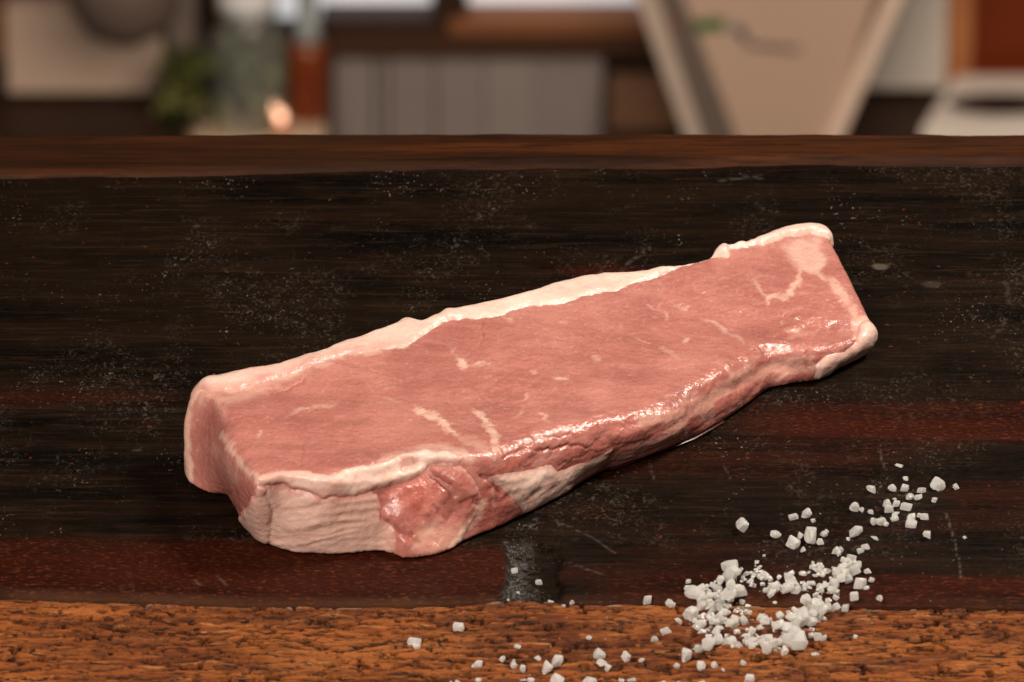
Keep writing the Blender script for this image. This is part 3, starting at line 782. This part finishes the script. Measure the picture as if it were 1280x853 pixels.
for k in range(16):
    bm = bmesh.new(); npt = rnd.randint(12, 20); boxy = rnd.random() < .5
    sx, sy, sz = rnd.uniform(.85, 1.15), rnd.uniform(.65, .95), rnd.uniform(.5, .8)
    for _ in range(npt):
        v = Vector((rnd.gauss(0, 1), rnd.gauss(0, 1), rnd.gauss(0, 1)))
        if boxy:
            v = Vector((math.copysign(1, v.x), math.copysign(1, v.y), math.copysign(1, v.z))) * rnd.uniform(.78, 1.0); v += Vector([rnd.uniform(-.25, .25) for _ in range(3)]); v *= .62
        else: v = v.normalized() * rnd.uniform(.72, 1.0)
        bm.verts.new((v.x * sx * .5, v.y * sy * .5, v.z * sz * .5))
    r_ = bmesh.ops.convex_hull(bm, input=bm.verts[:])
    bmesh.ops.delete(bm, geom=list({g for g in list(r_['geom_interior']) + list(r_['geom_unused']) if isinstance(g, bmesh.types.BMVert)}), context='VERTS')
    bmesh.ops.triangulate(bm, faces=bm.faces[:])
    bmesh.ops.subdivide_edges(bm, edges=bm.edges[:], cuts=2, use_grid_fill=True)
    rd_ = .36 + .06 * boxy
    for v in bm.verts:
        q_ = Vector((v.co.x / sx, v.co.y / sy, v.co.z / sz)).normalized() * rd_; v.co = v.co.lerp(Vector((q_.x * sx, q_.y * sy, q_.z * sz)), .07)
    bmesh.ops.smooth_vert(bm, verts=bm.verts[:], factor=.22, use_axis_x=True, use_axis_y=True, use_axis_z=True)
    bmesh.ops.triangulate(bm, faces=bm.faces[:])
    m = bpy.data.meshes.new("salt_crystal"); bm.to_mesh(m); bm.free(); m.shade_smooth(); m.set_sharp_from_angle(angle=R(24)); m.materials.append(salt_mat)
    ex_ = max(max(v.co.x for v in m.vertices) - min(v.co.x for v in m.vertices), 1e-6); m.transform(Matrix.Scale(1 / ex_, 4))
    zs = [v.co.z for v in m.vertices]; crystal_meshes.append((m, min(zs), max(zs)))
bvh_list = []
for o in top.children:
    if o.name.startswith(("plank", "front_beam")):
        mm = o.data; n_ = len(mm.vertices); vv = np.empty(n_ * 3, np.float32); mm.vertices.foreach_get('co', vv)
        bvh_list.append(BVHTree.FromPolygons(vv.reshape(-1, 3).tolist(), [p.vertices[:] for p in mm.polygons]))
def ground(x, y):
    z = -1
    for b in bvh_list:
        h = b.ray_cast(Vector((x, y, .1)), Vector((0, 0, -1)))
        if h[0] is not None and h[0].z > z: z = h[0].z
    return z if z > -.5 else 0.0
placed = []
n_salt = 0
SLAB = {}
def crystal(px, py, wpx, hpx, label, group, pile=False):
    global n_salt
    m, z0, z1 = crystal_meshes[rnd.randrange(len(crystal_meshes))]
    s = wpx * PXM * DIST * 0.96
    aspect = min(1.5, max(.6, (hpx / wpx) / .66))
    q = onz(px, py + hpx * .30)
    g = g0 = ground(q[0], q[1])
    if pile:
        for (x, y, zt, rr) in placed:
            d = math.hypot(x - q[0], y - q[1])
            if d < (rr + s * .5) * .62: g = max(g, min(zt - .25 * s, g0 + .0032))
    o = bpy.data.objects.new("salt_crystal", m); COL.objects.link(o)
    sz = s * aspect * (.8 if pile else 1.0)
    o.scale = (s, s * rnd.uniform(.85, 1.1), sz)
    o.rotation_euler = (rnd.gauss(0, .25 if not pile else .5), rnd.gauss(0, .25 if not pile else .5), rnd.uniform(-.6, .6) + rnd.choice((0, math.pi)))
    h = -z0 * sz
    o.location = (q[0], q[1], g + h * .92)
    placed.append((q[0], q[1], g + (z1 - z0) * sz * .9, s * .5))
    tag(o, label, "salt crystal", group); n_salt += 1
    return o
Z5 = lambda x, y, w, h: (840 + x / 3.16, 560 + y / 3.16, w / 3.16, h / 3.16)
ZF = lambda x, y, w, h: (480 + x / 2.667, 640 + y / 2.667, w / 2.667, h / 2.667)
GS = "coarse salt crystals scattered on the worktop"
GP = "coarse salt crystals heaped at the plank edge"
special5 = {(897,65): "topmost salt crystal, farthest up the dark plank", (273,312): "lone rounded salt crystal on the dark plank left above the heap", (226,458): "oblong blocky salt crystal at the upper left of the heap",
            (494,750): "largest salt crystal at the lower tip of the heap", (1051,142): "pale salt crystal with a stub below, upper right of the scatter", (1013,342): "squarish salt crystal on the dark plank far right of the heap",
            (1158,350): "tiny flat salt crystal farthest right on the dark plank", (53,804): "rounded salt crystal on orange beam below the heap's left end", (91,577): "long oval salt crystal at the heap's left end",
            (821,597): "small salt crystal alone at the plank edge right of the heap", (725,722): "tiny salt crumb on the orange beam right of the heap"}
for q in [(897,65,34,20),(924,117,26,14),(792,163,44,28),(870,159,38,26),(916,160,34,22),(986,163,28,24),(1051,142,60,36),(1048,160,20,14),(1121,148,22,20),(940,190,36,24),
          (972,190,32,20),(1039,200,26,24),(880,196,18,14),(846,218,34,34),(858,240,40,34),(882,222,30,24),(926,230,44,30),(722,232,42,34),(750,240,20,24),(787,250,26,22),(885,258,38,16),
          (880,276,30,16),(828,286,40,30),(797,290,24,20),(846,297,24,18),(944,272,34,34),(945,294,46,36),(994,265,34,34),(974,262,16,16),(1013,342,40,40),(1158,350,20,10),(480,270,36,18),(530,258,40,38),
          (558,281,18,24),(585,255,8,6),(273,312,54,44),(408,340,44,28),(476,372,54,52),(505,350,28,32),(516,402,24,20),(552,354,50,46),(587,372,34,34),(600,336,24,20),(611,326,18,14),(723,336,46,38),
          (697,357,20,12),(798,353,38,16),(645,402,30,32),(667,398,26,32),(657,416,20,20),(764,387,32,24),(745,402,30,24),(708,436,34,46),(366,419,16,12),(226,458,62,36),(774,486,30,26),(787,518,24,24),
          (742,535,44,48),(768,550,26,18),(821,597,26,20),(64,520,20,16),(58,548,28,20),(135,541,26,18),(91,577,80,46),(4,600,20,22),(28,660,40,28),(108,752,38,40),(85,755,20,24),
          (53,804,52,46),(20,832,28,22),(117,842,30,18),(170,831,26,22),(281,822,24,22),(565,793,32,14),(725,722,16,14),(720,590,34,40),(685,600,30,40),(648,604,30,26),
          (575,725,30,32),(597,727,26,26),(352,688,32,24),(362,720,34,36),(376,775,50,48),(440,780,36,44),(494,748,74,70)]:
    lab = special5.get(q[:2])
    if not lab:
        lab = ("small salt crystal scattered on the dark plank above the heap" if q[1] < 440 else
               "salt crystal at the fringe of the white heap by the plank edge" if 440 <= q[1] < 800 else "small salt crystal on the orange beam just below the heap")
    crystal(*Z5(*q), lab, GS)
specialF = {(103,405): "leftmost flat salt crystal on the orange beam, resting above another", (312,486): "rounded salt crystal on the beam, second from the left", (574,474): "tall slanted salt crystal leaning on another on the orange beam",
            (541,506): "round salt crystal under the tall slanted one on the beam", (717,446): "squarish white salt crystal on the beam left of the heap", (435,174): "bright salt crystal inside the grey dusty notch",
            (517,212): "dull greyish salt crystal on the right of the dusty notch", (576,550): "big salt crystal at the bottom edge below the leaning pair", (248,362): "flat salt crystal alone on the beam under the notch's left"}
for q in [(435,174,24,26),(517,212,20,26),(556,265,22,26),(595,282,20,18),(628,282,18,20),(447,248,10,8),(415,262,10,8),(248,362,34,24),(103,405,46,30),(105,428,30,26),
          (312,486,40,34),(447,423,26,20),(395,471,20,20),(430,490,24,26),(434,470,18,20),(460,490,20,34),(510,470,30,18),(541,506,40,42),(574,474,36,54),(717,446,40,44),(727,482,34,20),(745,503,26,30),
          (684,398,20,12),(806,470,32,36),(804,455,16,16),(858,477,24,12),(222,541,14,14),(246,544,18,18),(316,538,20,12),(490,537,26,30),(462,535,26,8),(576,550,50,38),(686,545,40,26),(793,542,20,14),
          (825,532,36,24),(881,556,30,20),(930,554,26,18),(979,545,22,12),(1059,497,28,20),(1103,488,24,20),(1132,505,14,10),(1216,545,34,24),(1068,556,44,26),
          (903,392,28,26),(938,374,36,14),(878,271,28,28),(954,290,30,24)]:
    lab = specialF.get(q[:2]) or ("tiny salt grain in or beside the dusty notch of the plank" if q[0] < 640 and q[1] < 300 else
                                  "small salt crystal loose on the orange beam, left of the heap" if q[0] < 850 else "small salt crystal between the beam edge and the heap's left")
    crystal(*ZF(*q), lab, GS)
ORD = "first second third fourth fifth sixth seventh eighth ninth tenth eleventh twelfth".split()
def name_rows(sel, where):
    """rows from far to near, each read from the left"""
    sel = sorted(sel, key=lambda o: -o.location.y); nrow = max(1, math.ceil(len(sel) / 9)); per = math.ceil(len(sel) / nrow)
    rows = [sel[k * per:(k + 1) * per] for k in range(nrow)]
    for r_, row in enumerate(rows):
        rn = "only" if len(rows) == 1 else "topmost" if r_ == 0 else "lowest" if r_ == len(rows) - 1 else ORD[r_]
        for c_, o in enumerate(sorted(row, key=lambda o: o.location.x)):
            o['label'] = f"salt crystal {ORD[c_]} from the left in the {rn} row {where}" if rn != "only" else f"salt crystal {ORD[c_]} from the left {where}"
loose = [o for o in COL.objects if o.name.startswith("salt_crystal")]
for key, where in (("scattered on the dark plank", "scattered on the dark plank"), ("fringe of the white heap", "fringing the heap"), ("just below the heap", "on the beam below the heap"),
                   ("in or beside the dusty notch", "by the dusty notch"), ("loose on the orange beam", "left of heap on the beam"), ("between the beam edge", "between beam edge and heap")):
    name_rows([o for o in loose if key in o['label']], where)
blobs = [(125,590,40),(200,550,45),(255,500,32),(320,495,45),(380,520,42),(420,555,36),(500,530,50),(570,495,45),(640,520,55),(700,485,36),(545,590,45),(500,640,42),(570,640,36),
         (520,685,42),(250,600,50),(180,640,56),(140,690,42),(215,690,45),(285,630,40),(165,735,34),(240,745,36),(310,730,35),(95,645,28),(390,650,38),(440,700,36),(480,735,36),(395,748,30),(610,560,45),(200,595,40),(600,610,30)]
cand = []
while n_salt + len(cand) < 300:
    bx, by, br = rnd.choice(blobs); rr_ = br * math.sqrt(rnd.random()); a = rnd.random() * 6.283
    w = min(66, max(22, rnd.lognormvariate(3.42, .34)))
    cand.append((bx + rr_ * math.cos(a), by + rr_ * math.sin(a) * .9, w, w * rnd.uniform(.6, 1.0)))
cand.sort(key=lambda c: c[2] * -1 * rnd.uniform(.6, 1.4))
for c in cand: crystal(*Z5(c[0], c[1], c[2] * 1.1, c[3] * 1.1), "white salt crystal packed in the dense heap at the plank edge", GP, True)
# dust and crumbs too fine to count
dv, df = [], []
def crumb(px, py, s):
    q = onz(px, py); g = ground(q[0], q[1]); b = len(dv)
    for (x, y, z) in ((1, 0, .3), (-.4, .8, .25), (-.5, -.8, .3), (.1, 0, 1.1), (0, .1, -.4)):
        dv.append((q[0] + x * s * rnd.uniform(.7, 1.2), q[1] + y * s * rnd.uniform(.7, 1.2), g + z * s + .2 * s))
    for f_ in ((0, 1, 3), (1, 2, 3), (2, 0, 3), (1, 0, 4), (2, 1, 4), (0, 2, 4)): df.append(tuple(b + i for i in f_))
def small_crystal(px, py, s):
    m = crystal_meshes[rnd.randrange(len(crystal_meshes))][0]; q = onz(px, py); g = ground(q[0], q[1]); b = len(dv)
    M_ = Matrix.Rotation(rnd.random() * 6.28, 3, 'Z') @ Matrix.Rotation(rnd.gauss(0, .4), 3, 'X')
    for v in m.vertices:
        c_ = M_ @ v.co * s; dv.append((q[0] + c_.x, q[1] + c_.y, g + s * .3 + c_.z))
    for p in m.polygons: df.append(tuple(b + i for i in p.vertices))
for k in range(330):
    bx, by, br = rnd.choice(blobs); rr_ = br * math.sqrt(rnd.random()); a = rnd.random() * 6.283
    x, y, _, _ = Z5(bx + rr_ * math.cos(a) * 1.1, by + rr_ * math.sin(a), 1, 1); small_crystal(x, y, rnd.uniform(.0012, .0027))
for k in range(120):
    bx, by, br = rnd.choice(blobs); x, y, _, _ = Z5(bx + rnd.gauss(0, br), by + rnd.gauss(0, br), 1, 1); crumb(x, y, rnd.uniform(.0002, .0005))
for k in range(240): crumb(rnd.gauss(650, 14), rnd.uniform(650, 745), rnd.uniform(.00006, .0002))
for k in range(70): crumb(rnd.uniform(560, 1100), rnd.uniform(755, 850), rnd.uniform(.0001, .0004))
for k in range(60): crumb(rnd.gauss(1080, 60), rnd.gauss(650, 40), rnd.uniform(.0001, .0003))
tag(mesh_obj("salt_dust", dv, df, salt_mat, smooth=False), "fine salt dust and crumbs around the heap and in the dusty notch", "salt dust", kind="stuff")

# ------------------------------------------------------------------ kitchen far behind
YW = 8.6
zc = ony(640, 117, YW)[2]                         # top of the far counters
def oncounter(px, py): return onz(px, py, zc)
def rect(name, px0, py0, px1, py1, Y, depth, mat, parent=None, bev=0.004):
    a, b = ony(px0, py0, Y), ony(px1, py1, Y)
    return bm_obj(name, box_bm(min(a[0], b[0]), max(a[0], b[0]), Y, Y + depth, min(a[2], b[2]), max(a[2], b[2]), bev), mat, parent)
m_wall = plain("brown_plaster", (0.10, 0.07, 0.055), .8)
m_beige = plain("beige_paint", (0.50, 0.37, 0.29), .6, .06, 6)
m_grey = plain("grey_paint", (0.22, 0.185, 0.175), .6, .15, 8)
m_dk = plain("dark_stained_wood", (0.030, 0.014, 0.008), .5, .4, 14, vec=(.2, 1, 1))
m_br = plain("brown_stained_wood", (0.14, 0.058, 0.028), .5, .3, 14, vec=(.2, 1, 1))
m_or = plain("orange_varnished_wood", (0.40, 0.155, 0.060), .45, .2, 10)
m_rd = plain("red_brown_panel", (0.13, 0.020, 0.004), .45, .2, 10)
m_wht = plain("off_white_paint", (0.60, 0.54, 0.48), .5, .06, 8)
m_steel = plain("brushed_steel", (0.26, 0.22, 0.20), .5, .12, 20)
bw = tag(bm_obj("back_wall", box_bm(-3.0, 3.0, YW + .12, YW + .22, zc - 1.2, zc + 1.6), m_wall), "brown kitchen wall far behind the worktop", kind="structure")
xl, xm0, xm1 = ony(-900, 117, YW)[0], ony(416, 117, YW)[0], ony(752, 117, YW)[0]
def counter(x0, x1, label):
    c = empty("kitchen_counter", ((x0 + x1) / 2, YW - .3, zc - .9)); tag(c, label, "counter")
    L = np.array(c.location)
    bm_ = box_bm(x0 - L[0], x1 - L[0], YW - .62 - L[1], YW + .115 - L[1], zc - .04 - L[2], zc - L[2], .004); bm_obj("counter_top", bm_, m_dk, c)
    bm_ = box_bm(x0 + .02 - L[0], x1 - .02 - L[0], YW - .56 - L[1], YW + .11 - L[1], 0, zc - .042 - L[2]); bm_obj("cabinet_body", bm_, m_br, c)
counter(xl, xm0, "dark brown blurred kitchen counter on the left behind the jar and bottle")
counter(xm1, ony(2200, 117, YW)[0], "dark brown blurred kitchen counter on the right under the tapered bucket")
# left: beige board, grey lamp shade, posts
tag(rect("beige_panel", 6, 14, 204, 117, YW - .02, .05, m_beige), "plain beige wall panel at far left under the grey lamp shade", "wall panel")
tag(rect("dark_post", -60, -120, 7, 76, YW - .05, .06, m_br), "dark brown post at the left edge beside the beige panel", "post")
tag(rect("grey_post", 206, -160, 246, 62, YW - .02, .06, plain("warm_grey_paint", (.20, .155, .13), .6)), "warm grey post between beige panel and black post", "post")
tag(rect("black_post", 247, -160, 281, 38, YW - .03, .07, m_dk), "narrow black brown post left of the glass jar", "post")
lc = ony(158, 40, YW - .25); rl = 78 * (ony(101, 40, YW - .25)[0] - ony(100, 40, YW - .25)[0])
lamp = empty("lamp_shade", (lc[0], YW - .25, lc[2])); tag(lamp, "rounded grey brown shade hanging at the top left before the beige panel", "lamp shade")
bm_obj("shade", lathe_bm([(.004, -rl * .14), (rl * .35, -rl * .10), (rl * .66, rl * .10), (rl * .86, rl * .42), (rl, rl * .9), (rl * .98, rl * 1.3), (rl * .6, rl * 1.6), (.01, rl * 1.7)], 0, 0), plain("taupe_enamel", (.105, .075, .062), .5), lamp, True)
bm_obj("cord", lathe_bm([(.004, rl * 1.7), (.004, rl * 8)], 0, 0, 10), m_dk, lamp)
# window
t = NT("window_daylight"); em = t.set(Base_Color=(.5, .5, .5), Emission_Color=(0.92, 0.93, 1.0), Emission_Strength=0.50, Roughness=.2)
win = empty("window", tuple(ony(600, 40, YW))); tag(win, "brown framed window with pale daylight panes behind the worktop", "window"); WL = np.array(win.location)
def wrect(name, a0, b0, a1, b1, Y, dep, mat, par=win, off=WL):
    a, b = ony(a0, b0, Y), ony(a1, b1, Y)
    return bm_obj(name, box_bm(min(a[0], b[0]) - off[0], max(a[0], b[0]) - off[0], Y - off[1], Y + dep - off[1], min(a[2], b[2]) - off[2], max(a[2], b[2]) - off[2], .003), mat, par)
wrect("pane", 290, -180, 540, 23, YW + .04, .01, em); wrect("pane", 585, -180, 815, 23, YW + .04, .01, em)
wrect("mullion", 541, -180, 584, 24, YW - .01, .05, m_dk)
wrect("frame", 400, 25, 560, 44, YW - .02, .07, m_dk); wrect("frame", 561, 25, 818, 44, YW - .02, .07, plain("warm_brown_frame", (.20, .078, .032), .5)); wrect("sill", 410, 46, 818, 70, YW - .03, .09, plain("dark_sill", (.05, .02, .01), .5))
# pale boarded wall below the window
bw2 = empty("boarded_wall", tuple(ony(590, 150, YW))); tag(bw2, "grey painted vertical board wall under the blurred window", "panelled wall"); BL = np.array(bw2.location)
m_bd = [plain("grey_board_paint_%d" % k, c, .6, .1, 8) for k, c in enumerate([(.205, .17, .16), (.22, .185, .17), (.20, .165, .155)])]
xs_b = [416, 470, 486, 545, 606, 668, 716, 752]
for k in range(len(xs_b) - 1):
    wrect("board", xs_b[k] + .12, 72, xs_b[k + 1] - .12, 420, YW, .04, m_bd[k % 3], bw2, BL)
q = oncounter(800, 160)
tag(rect("wooden_box", 762, 110, 848, 176, q[1], .06, plain("box_brown", (.105, .052, .028), .6)), "plain brown box between boarded wall and tapered bucket", "box")
# glass jar with green herbs
t = NT("jar_glass"); glass = t.set(Base_Color=(.95, .98, .95), Roughness=.05, Transmission_Weight=.95, IOR=1.3)
q = oncounter(312, 160); u = ony(301, 100, q[1])[0] - ony(300, 100, q[1])[0]
jar = empty("herb_jar", tuple(q)); tag(jar, "clear glass jar holding green herb leaves beside the amber bottle", "jar")
jh = ony(312, -20, q[1])[2] - zc
bm_obj("glass", lathe_bm([(.4 * u, 0.001), (46 * u, .001), (48 * u, .01), (48 * u, jh * .60), (36 * u, jh * .72), (36 * u, jh * .82), (34.5 * u, jh * .82), (34.5 * u, jh * .72), (46.5 * u, jh * .595), (46.5 * u, .011), (.4 * u, .006)], 0, 0), glass, jar, True)
bm_obj("lid", lathe_bm([(.002, jh * .822), (37 * u, jh * .822), (37 * u, jh * .98), (.002, jh)], 0, 0), plain("pale_metal_lid", (.55, .55, .56), .4), jar, True)
greens = [plain("herb_green_%d" % k, c, .5, .3, 60) for k, c in enumerate([(.06, .065, .018), (.16, .165, .05), (.28, .27, .12), (.03, .035, .012), (.20, .17, .05)])]
for g_ in range(5):
    bm = bmesh.new()
    for k in range(60):
        a = rnd.random() * 6.283; r0 = 44 * u * math.sqrt(rnd.random()); c = Vector((r0 * math.cos(a), r0 * math.sin(a), .01 + jh * .58 * rnd.random()))
        L = rnd.uniform(.012, .03); dx = Vector((rnd.gauss(0, 1), rnd.gauss(0, 1), rnd.gauss(0, 1))).normalized(); dy = dx.cross(Vector((rnd.gauss(0, 1), .3, 1))).normalized(); dn = dx.cross(dy)
        v = [bm.verts.new(c + dx * (x_ * L) + dy * (y_ * L) + dn * (z_ * L)) for x_, y_, z_ in ((-1, 0, 0), (-.3, .45, .08), (.5, .35, .12), (1, 0, 0), (.5, -.35, .12), (-.3, -.45, .08))]
        bm.faces.new(v)
    lf = bm_obj("herb_leaves", bm, greens[g_], jar); lf['kind'] = 'stuff'
q2 = oncounter(226, 163); ub = u
hb = empty("herb_bunch", tuple(q2)); tag(hb, "dark green bushy herb bunch left of the glass jar", "herb plant")
for g_ in (0, 1, 3):
    bm = bmesh.new()
    for k in range(50):
        c = Vector((rnd.gauss(0, 14 * u), rnd.gauss(0, 12 * u), .01 + rnd.random() * 95 * u)); L = rnd.uniform(.012, .028)
        dx = Vector((rnd.gauss(0, 1), rnd.gauss(0, 1), rnd.gauss(0, 1))).normalized(); dy = dx.cross(Vector((rnd.gauss(0, 1), .3, 1))).normalized()
        v = [bm.verts.new(c + dx * (x_ * L) + dy * (y_ * L)) for x_, y_ in ((-1, 0), (-.3, .45), (.5, .35), (1, 0), (.5, -.35), (-.3, -.45))]
        bm.faces.new(v)
    lf = bm_obj("herb_leaves", bm, greens[g_], hb); lf['kind'] = 'stuff'
# amber bottle
q = oncounter(386, 152); u = ony(301, 100, q[1])[0] - ony(300, 100, q[1])[0]
bt = empty("amber_bottle", tuple(q)); tag(bt, "amber brown glass bottle with a pale neck beside the herb jar", "bottle")
bh = ony(386, 48, q[1])[2] - zc
t = NT("amber_glass"); amber = t.set(Base_Color=(.20, .042, .010), Roughness=.18, Transmission_Weight=.25, IOR=1.4)
bm_obj("body", lathe_bm([(.001, 0.001), (23 * u, .001), (25 * u, .01), (25 * u, bh * .86), (19 * u, bh)], 0, 0), amber, bt, True)
bm_obj("neck", lathe_bm([(19 * u, bh * 1.002), (14 * u, bh * 1.18), (12 * u, bh * 1.7), (14 * u, bh * 1.72), (14 * u, bh * 1.85), (.001, bh * 1.86)], 0, 0), plain("pale_grey_glass", (.30, .33, .33), .3), bt, True)
bm_obj("label", box_bm(-6 * u, 12 * u, -25.4 * u - .002, -24.6 * u, bh * .25, bh * .7), plain("dark_red_label", (.12, .02, .008), .5), bt)
# round board, copper bowl, tea light
q = oncounter(322, 168); u = ony(301, 160, q[1])[0] - ony(300, 160, q[1])[0]
tag(bm_obj("round_board", lathe_bm([(.001, zc + .001), (86 * u, zc + .001), (88 * u, zc + .006), (86 * u, zc + .011), (.001, zc + .012)], q[0], q[1]), plain("pale_beech", (.50, .36, .25), .5), None, True),
    "pale round wooden board under the copper bowl", "board")
q = oncounter(310, 158)
tag(bm_obj("copper_bowl", lathe_bm([(.001, zc + .014), (22 * u, zc + .014), (36 * u, zc + .024), (42 * u, zc + .040), (40 * u, zc + .041), (30 * u, zc + .026), (.001, zc + .020)], q[0], q[1]), plain("copper", (.36, .10, .045), .35, .1, 20, .6), None, True),
    "shallow copper brown bowl on the pale round board", "bowl")
q = oncounter(351, 174)
tl = empty("tea_light", (q[0], q[1], zc + .013)); tag(tl, "small lit tea light glowing next to the copper bowl", "candle")
bm_obj("cup", lathe_bm([(.001, 0), (10 * u, 0), (11 * u, .014), (.001, .015)], 0, 0), plain("copper_cup", (.45, .16, .08), .4), tl, True)
t = NT("flame"); fm = t.set(Base_Color=(1, .6, .4), Emission_Color=(1.0, .52, .33), Emission_Strength=2.6)
bm_obj("flame", lathe_bm([(.001, .016), (4 * u, .019), (6.5 * u, .025), (5 * u, .031), (2 * u, .036), (.001, .038)], 0, 0, 16), fm, tl, True)
# tapered bucket with its emblem
q = oncounter(960, 205); Yb = q[1]
bk = empty("tapered_bucket", (q[0], Yb, zc)); tag(bk, "tapered beige metal bucket with folded side rims and a green emblem", "bucket"); KL = np.array(bk.location)
def prism(name, pts, Y0, Y1, mat):
    """front outline in photo pixels on the plane Y0, carried straight back to Y1"""
    bm = bmesh.new()
    A = [ony(x, y, Y0) for x, y in pts]
    f0 = [bm.verts.new((p[0] - KL[0], Y0 - KL[1], p[2] - KL[2])) for p in A]; f1 = [bm.verts.new((p[0] - KL[0], Y1 - KL[1], p[2] - KL[2])) for p in A]
    bm.faces.new(f0); bm.faces.new(f1[::-1]); n = len(A)
    for k in range(n): bm.faces.new((f0[(k + 1) % n], f0[k], f1[k], f1[(k + 1) % n]))
    bmesh.ops.recalc_face_normals(bm, faces=bm.faces); bmesh.ops.bevel(bm, geom=bm.edges[:], offset=.0015, segments=1, affect='EDGES')
    return bm_obj(name, bm, mat, bk)
m_face = plain("beige_metal", (.42, .295, .225), .45, .06, 5); m_rim_l = plain("pale_rim", (.42, .34, .28), .45); m_rim_r = plain("light_rim", (.66, .50, .40), .4)
m_inset = plain("dark_grey_inset", (.115, .088, .072), .55)  # plain dark grey of the stripe beside the front panel
prism("front_panel", [(828,-70),(1118,-70),(1025,205),(932,205)], Yb + .02, Yb + .16, m_face)
prism("side_inset", [(800,-70),(827,-70),(931,205),(890,205)], Yb + .018, Yb + .15, m_inset)
prism("rim", [(772,-70),(799,-70),(889,205),(868,205)], Yb, Yb + .15, m_rim_l)
prism("rim", [(1140,-70),(1158,-70),(1040,205),(1017,205)], Yb, Yb + .15, m_rim_r)
def mark(name, pts, mat, w):
    bm = bmesh.new(); Y = Yb + .0165; prev = None
    P_ = [ony(x, y, Y) for x, y in pts]; e = u * w
    for k, p in enumerate(P_):
        d = (P_[min(k + 1, len(P_) - 1)] - P_[max(k - 1, 0)]); d = np.array([d[0], d[2]]); d /= np.linalg.norm(d) + 1e-9; nn_ = np.array([-d[1], d[0]]) * e
        a = [bm.verts.new((p[0] + s_ * nn_[0] - KL[0], yy - KL[1], p[2] + s_ * nn_[1] - KL[2])) for s_, yy in ((-1, Y), (1, Y), (1, Y + .003), (-1, Y + .003))]
        if prev:
            for j in range(4): bm.faces.new((prev[j], prev[(j + 1) % 4], a[(j + 1) % 4], a[j]))
        prev = a
    return bm_obj(name, bm, mat, bk)
mark("green_emblem", [(868,33),(882,32),(897,31),(906,30)], plain("emblem_green", (.035, .11, .022), .5), 8)
mark("red_emblem", [(843,24),(846,32)], plain("emblem_red", (.20, .03, .02), .5), 5)
mark("script_mark", [(920,36),(928,44),(936,56),(948,60),(958,56),(964,62),(976,59),(984,63),(1000,61)], plain("emblem_grey", (.10, .075, .065), .5), 3.2)
mark("grey_emblem", [(914,34),(924,38),(931,44)], plain("emblem_pale_grey", (.20, .19, .18), .5), 7)
# right: white wall strip, cabinet, tray
tag(rect("white_wall_panel", 1060, -160, 1182, 112, YW - .01, .05, m_wht), "off white wall panel between the bucket and the orange cabinet", "wall panel")
cb = empty("wooden_cabinet", tuple(ony(1230, 98, YW))); tag(cb, "orange brown wooden cabinet with a dark red panel at top right", "cabinet"); CL = np.array(cb.location)
wrect("frame_post", 1180, -160, 1214, 103, YW, .10, m_or, cb, CL); wrect("panel", 1215, -160, 1500, 95, YW + .01, .08, m_rd, cb, CL); wrect("bottom_rail", 1215, 96, 1500, 104, YW, .10, m_or, cb, CL)
zt = zc + .05
c4 = [onz(x, y, zt) for x, y in ((1192, 92), (1420, 92), (1430, 158), (1150, 158))]
bm = bmesh.new()
f0 = [bm.verts.new(p) for p in c4]; f1 = [bm.verts.new((p[0], p[1], zc + .002)) for p in c4]
bm.faces.new(f0); bm.faces.new(f1[::-1])
for k in range(4): bm.faces.new((f0[(k + 1) % 4], f0[k], f1[k], f1[(k + 1) % 4]))
bmesh.ops.recalc_face_normals(bm, faces=bm.faces); bmesh.ops.bevel(bm, geom=bm.edges[:], offset=.008, segments=2, affect='EDGES')
tag(bm_obj("white_tray", bm, plain("white_ceramic", (.66, .60, .54), .4)), "off white rectangular tray on the counter at the right edge", "tray")
c = onz(1250, 133, zt); ux = onz(1251, 133, zt)[0] - c[0]
bm = lathe_bm([(.001, zt + .001), (1.0, zt + .001), (1.06, zt + .006), (.9, zt + .008), (.001, zt + .006)], 0, 0)
for v in bm.verts: v.co.x = c[0] + v.co.x * 62 * ux; v.co.y = c[1] + v.co.y * 62 * ux * .42
tag(bm_obj("dark_dish", bm, plain("black_brown_glaze", (.02, .008, .006), .4), None, True), "flat dark oval dish lying on the off white tray", "dish")
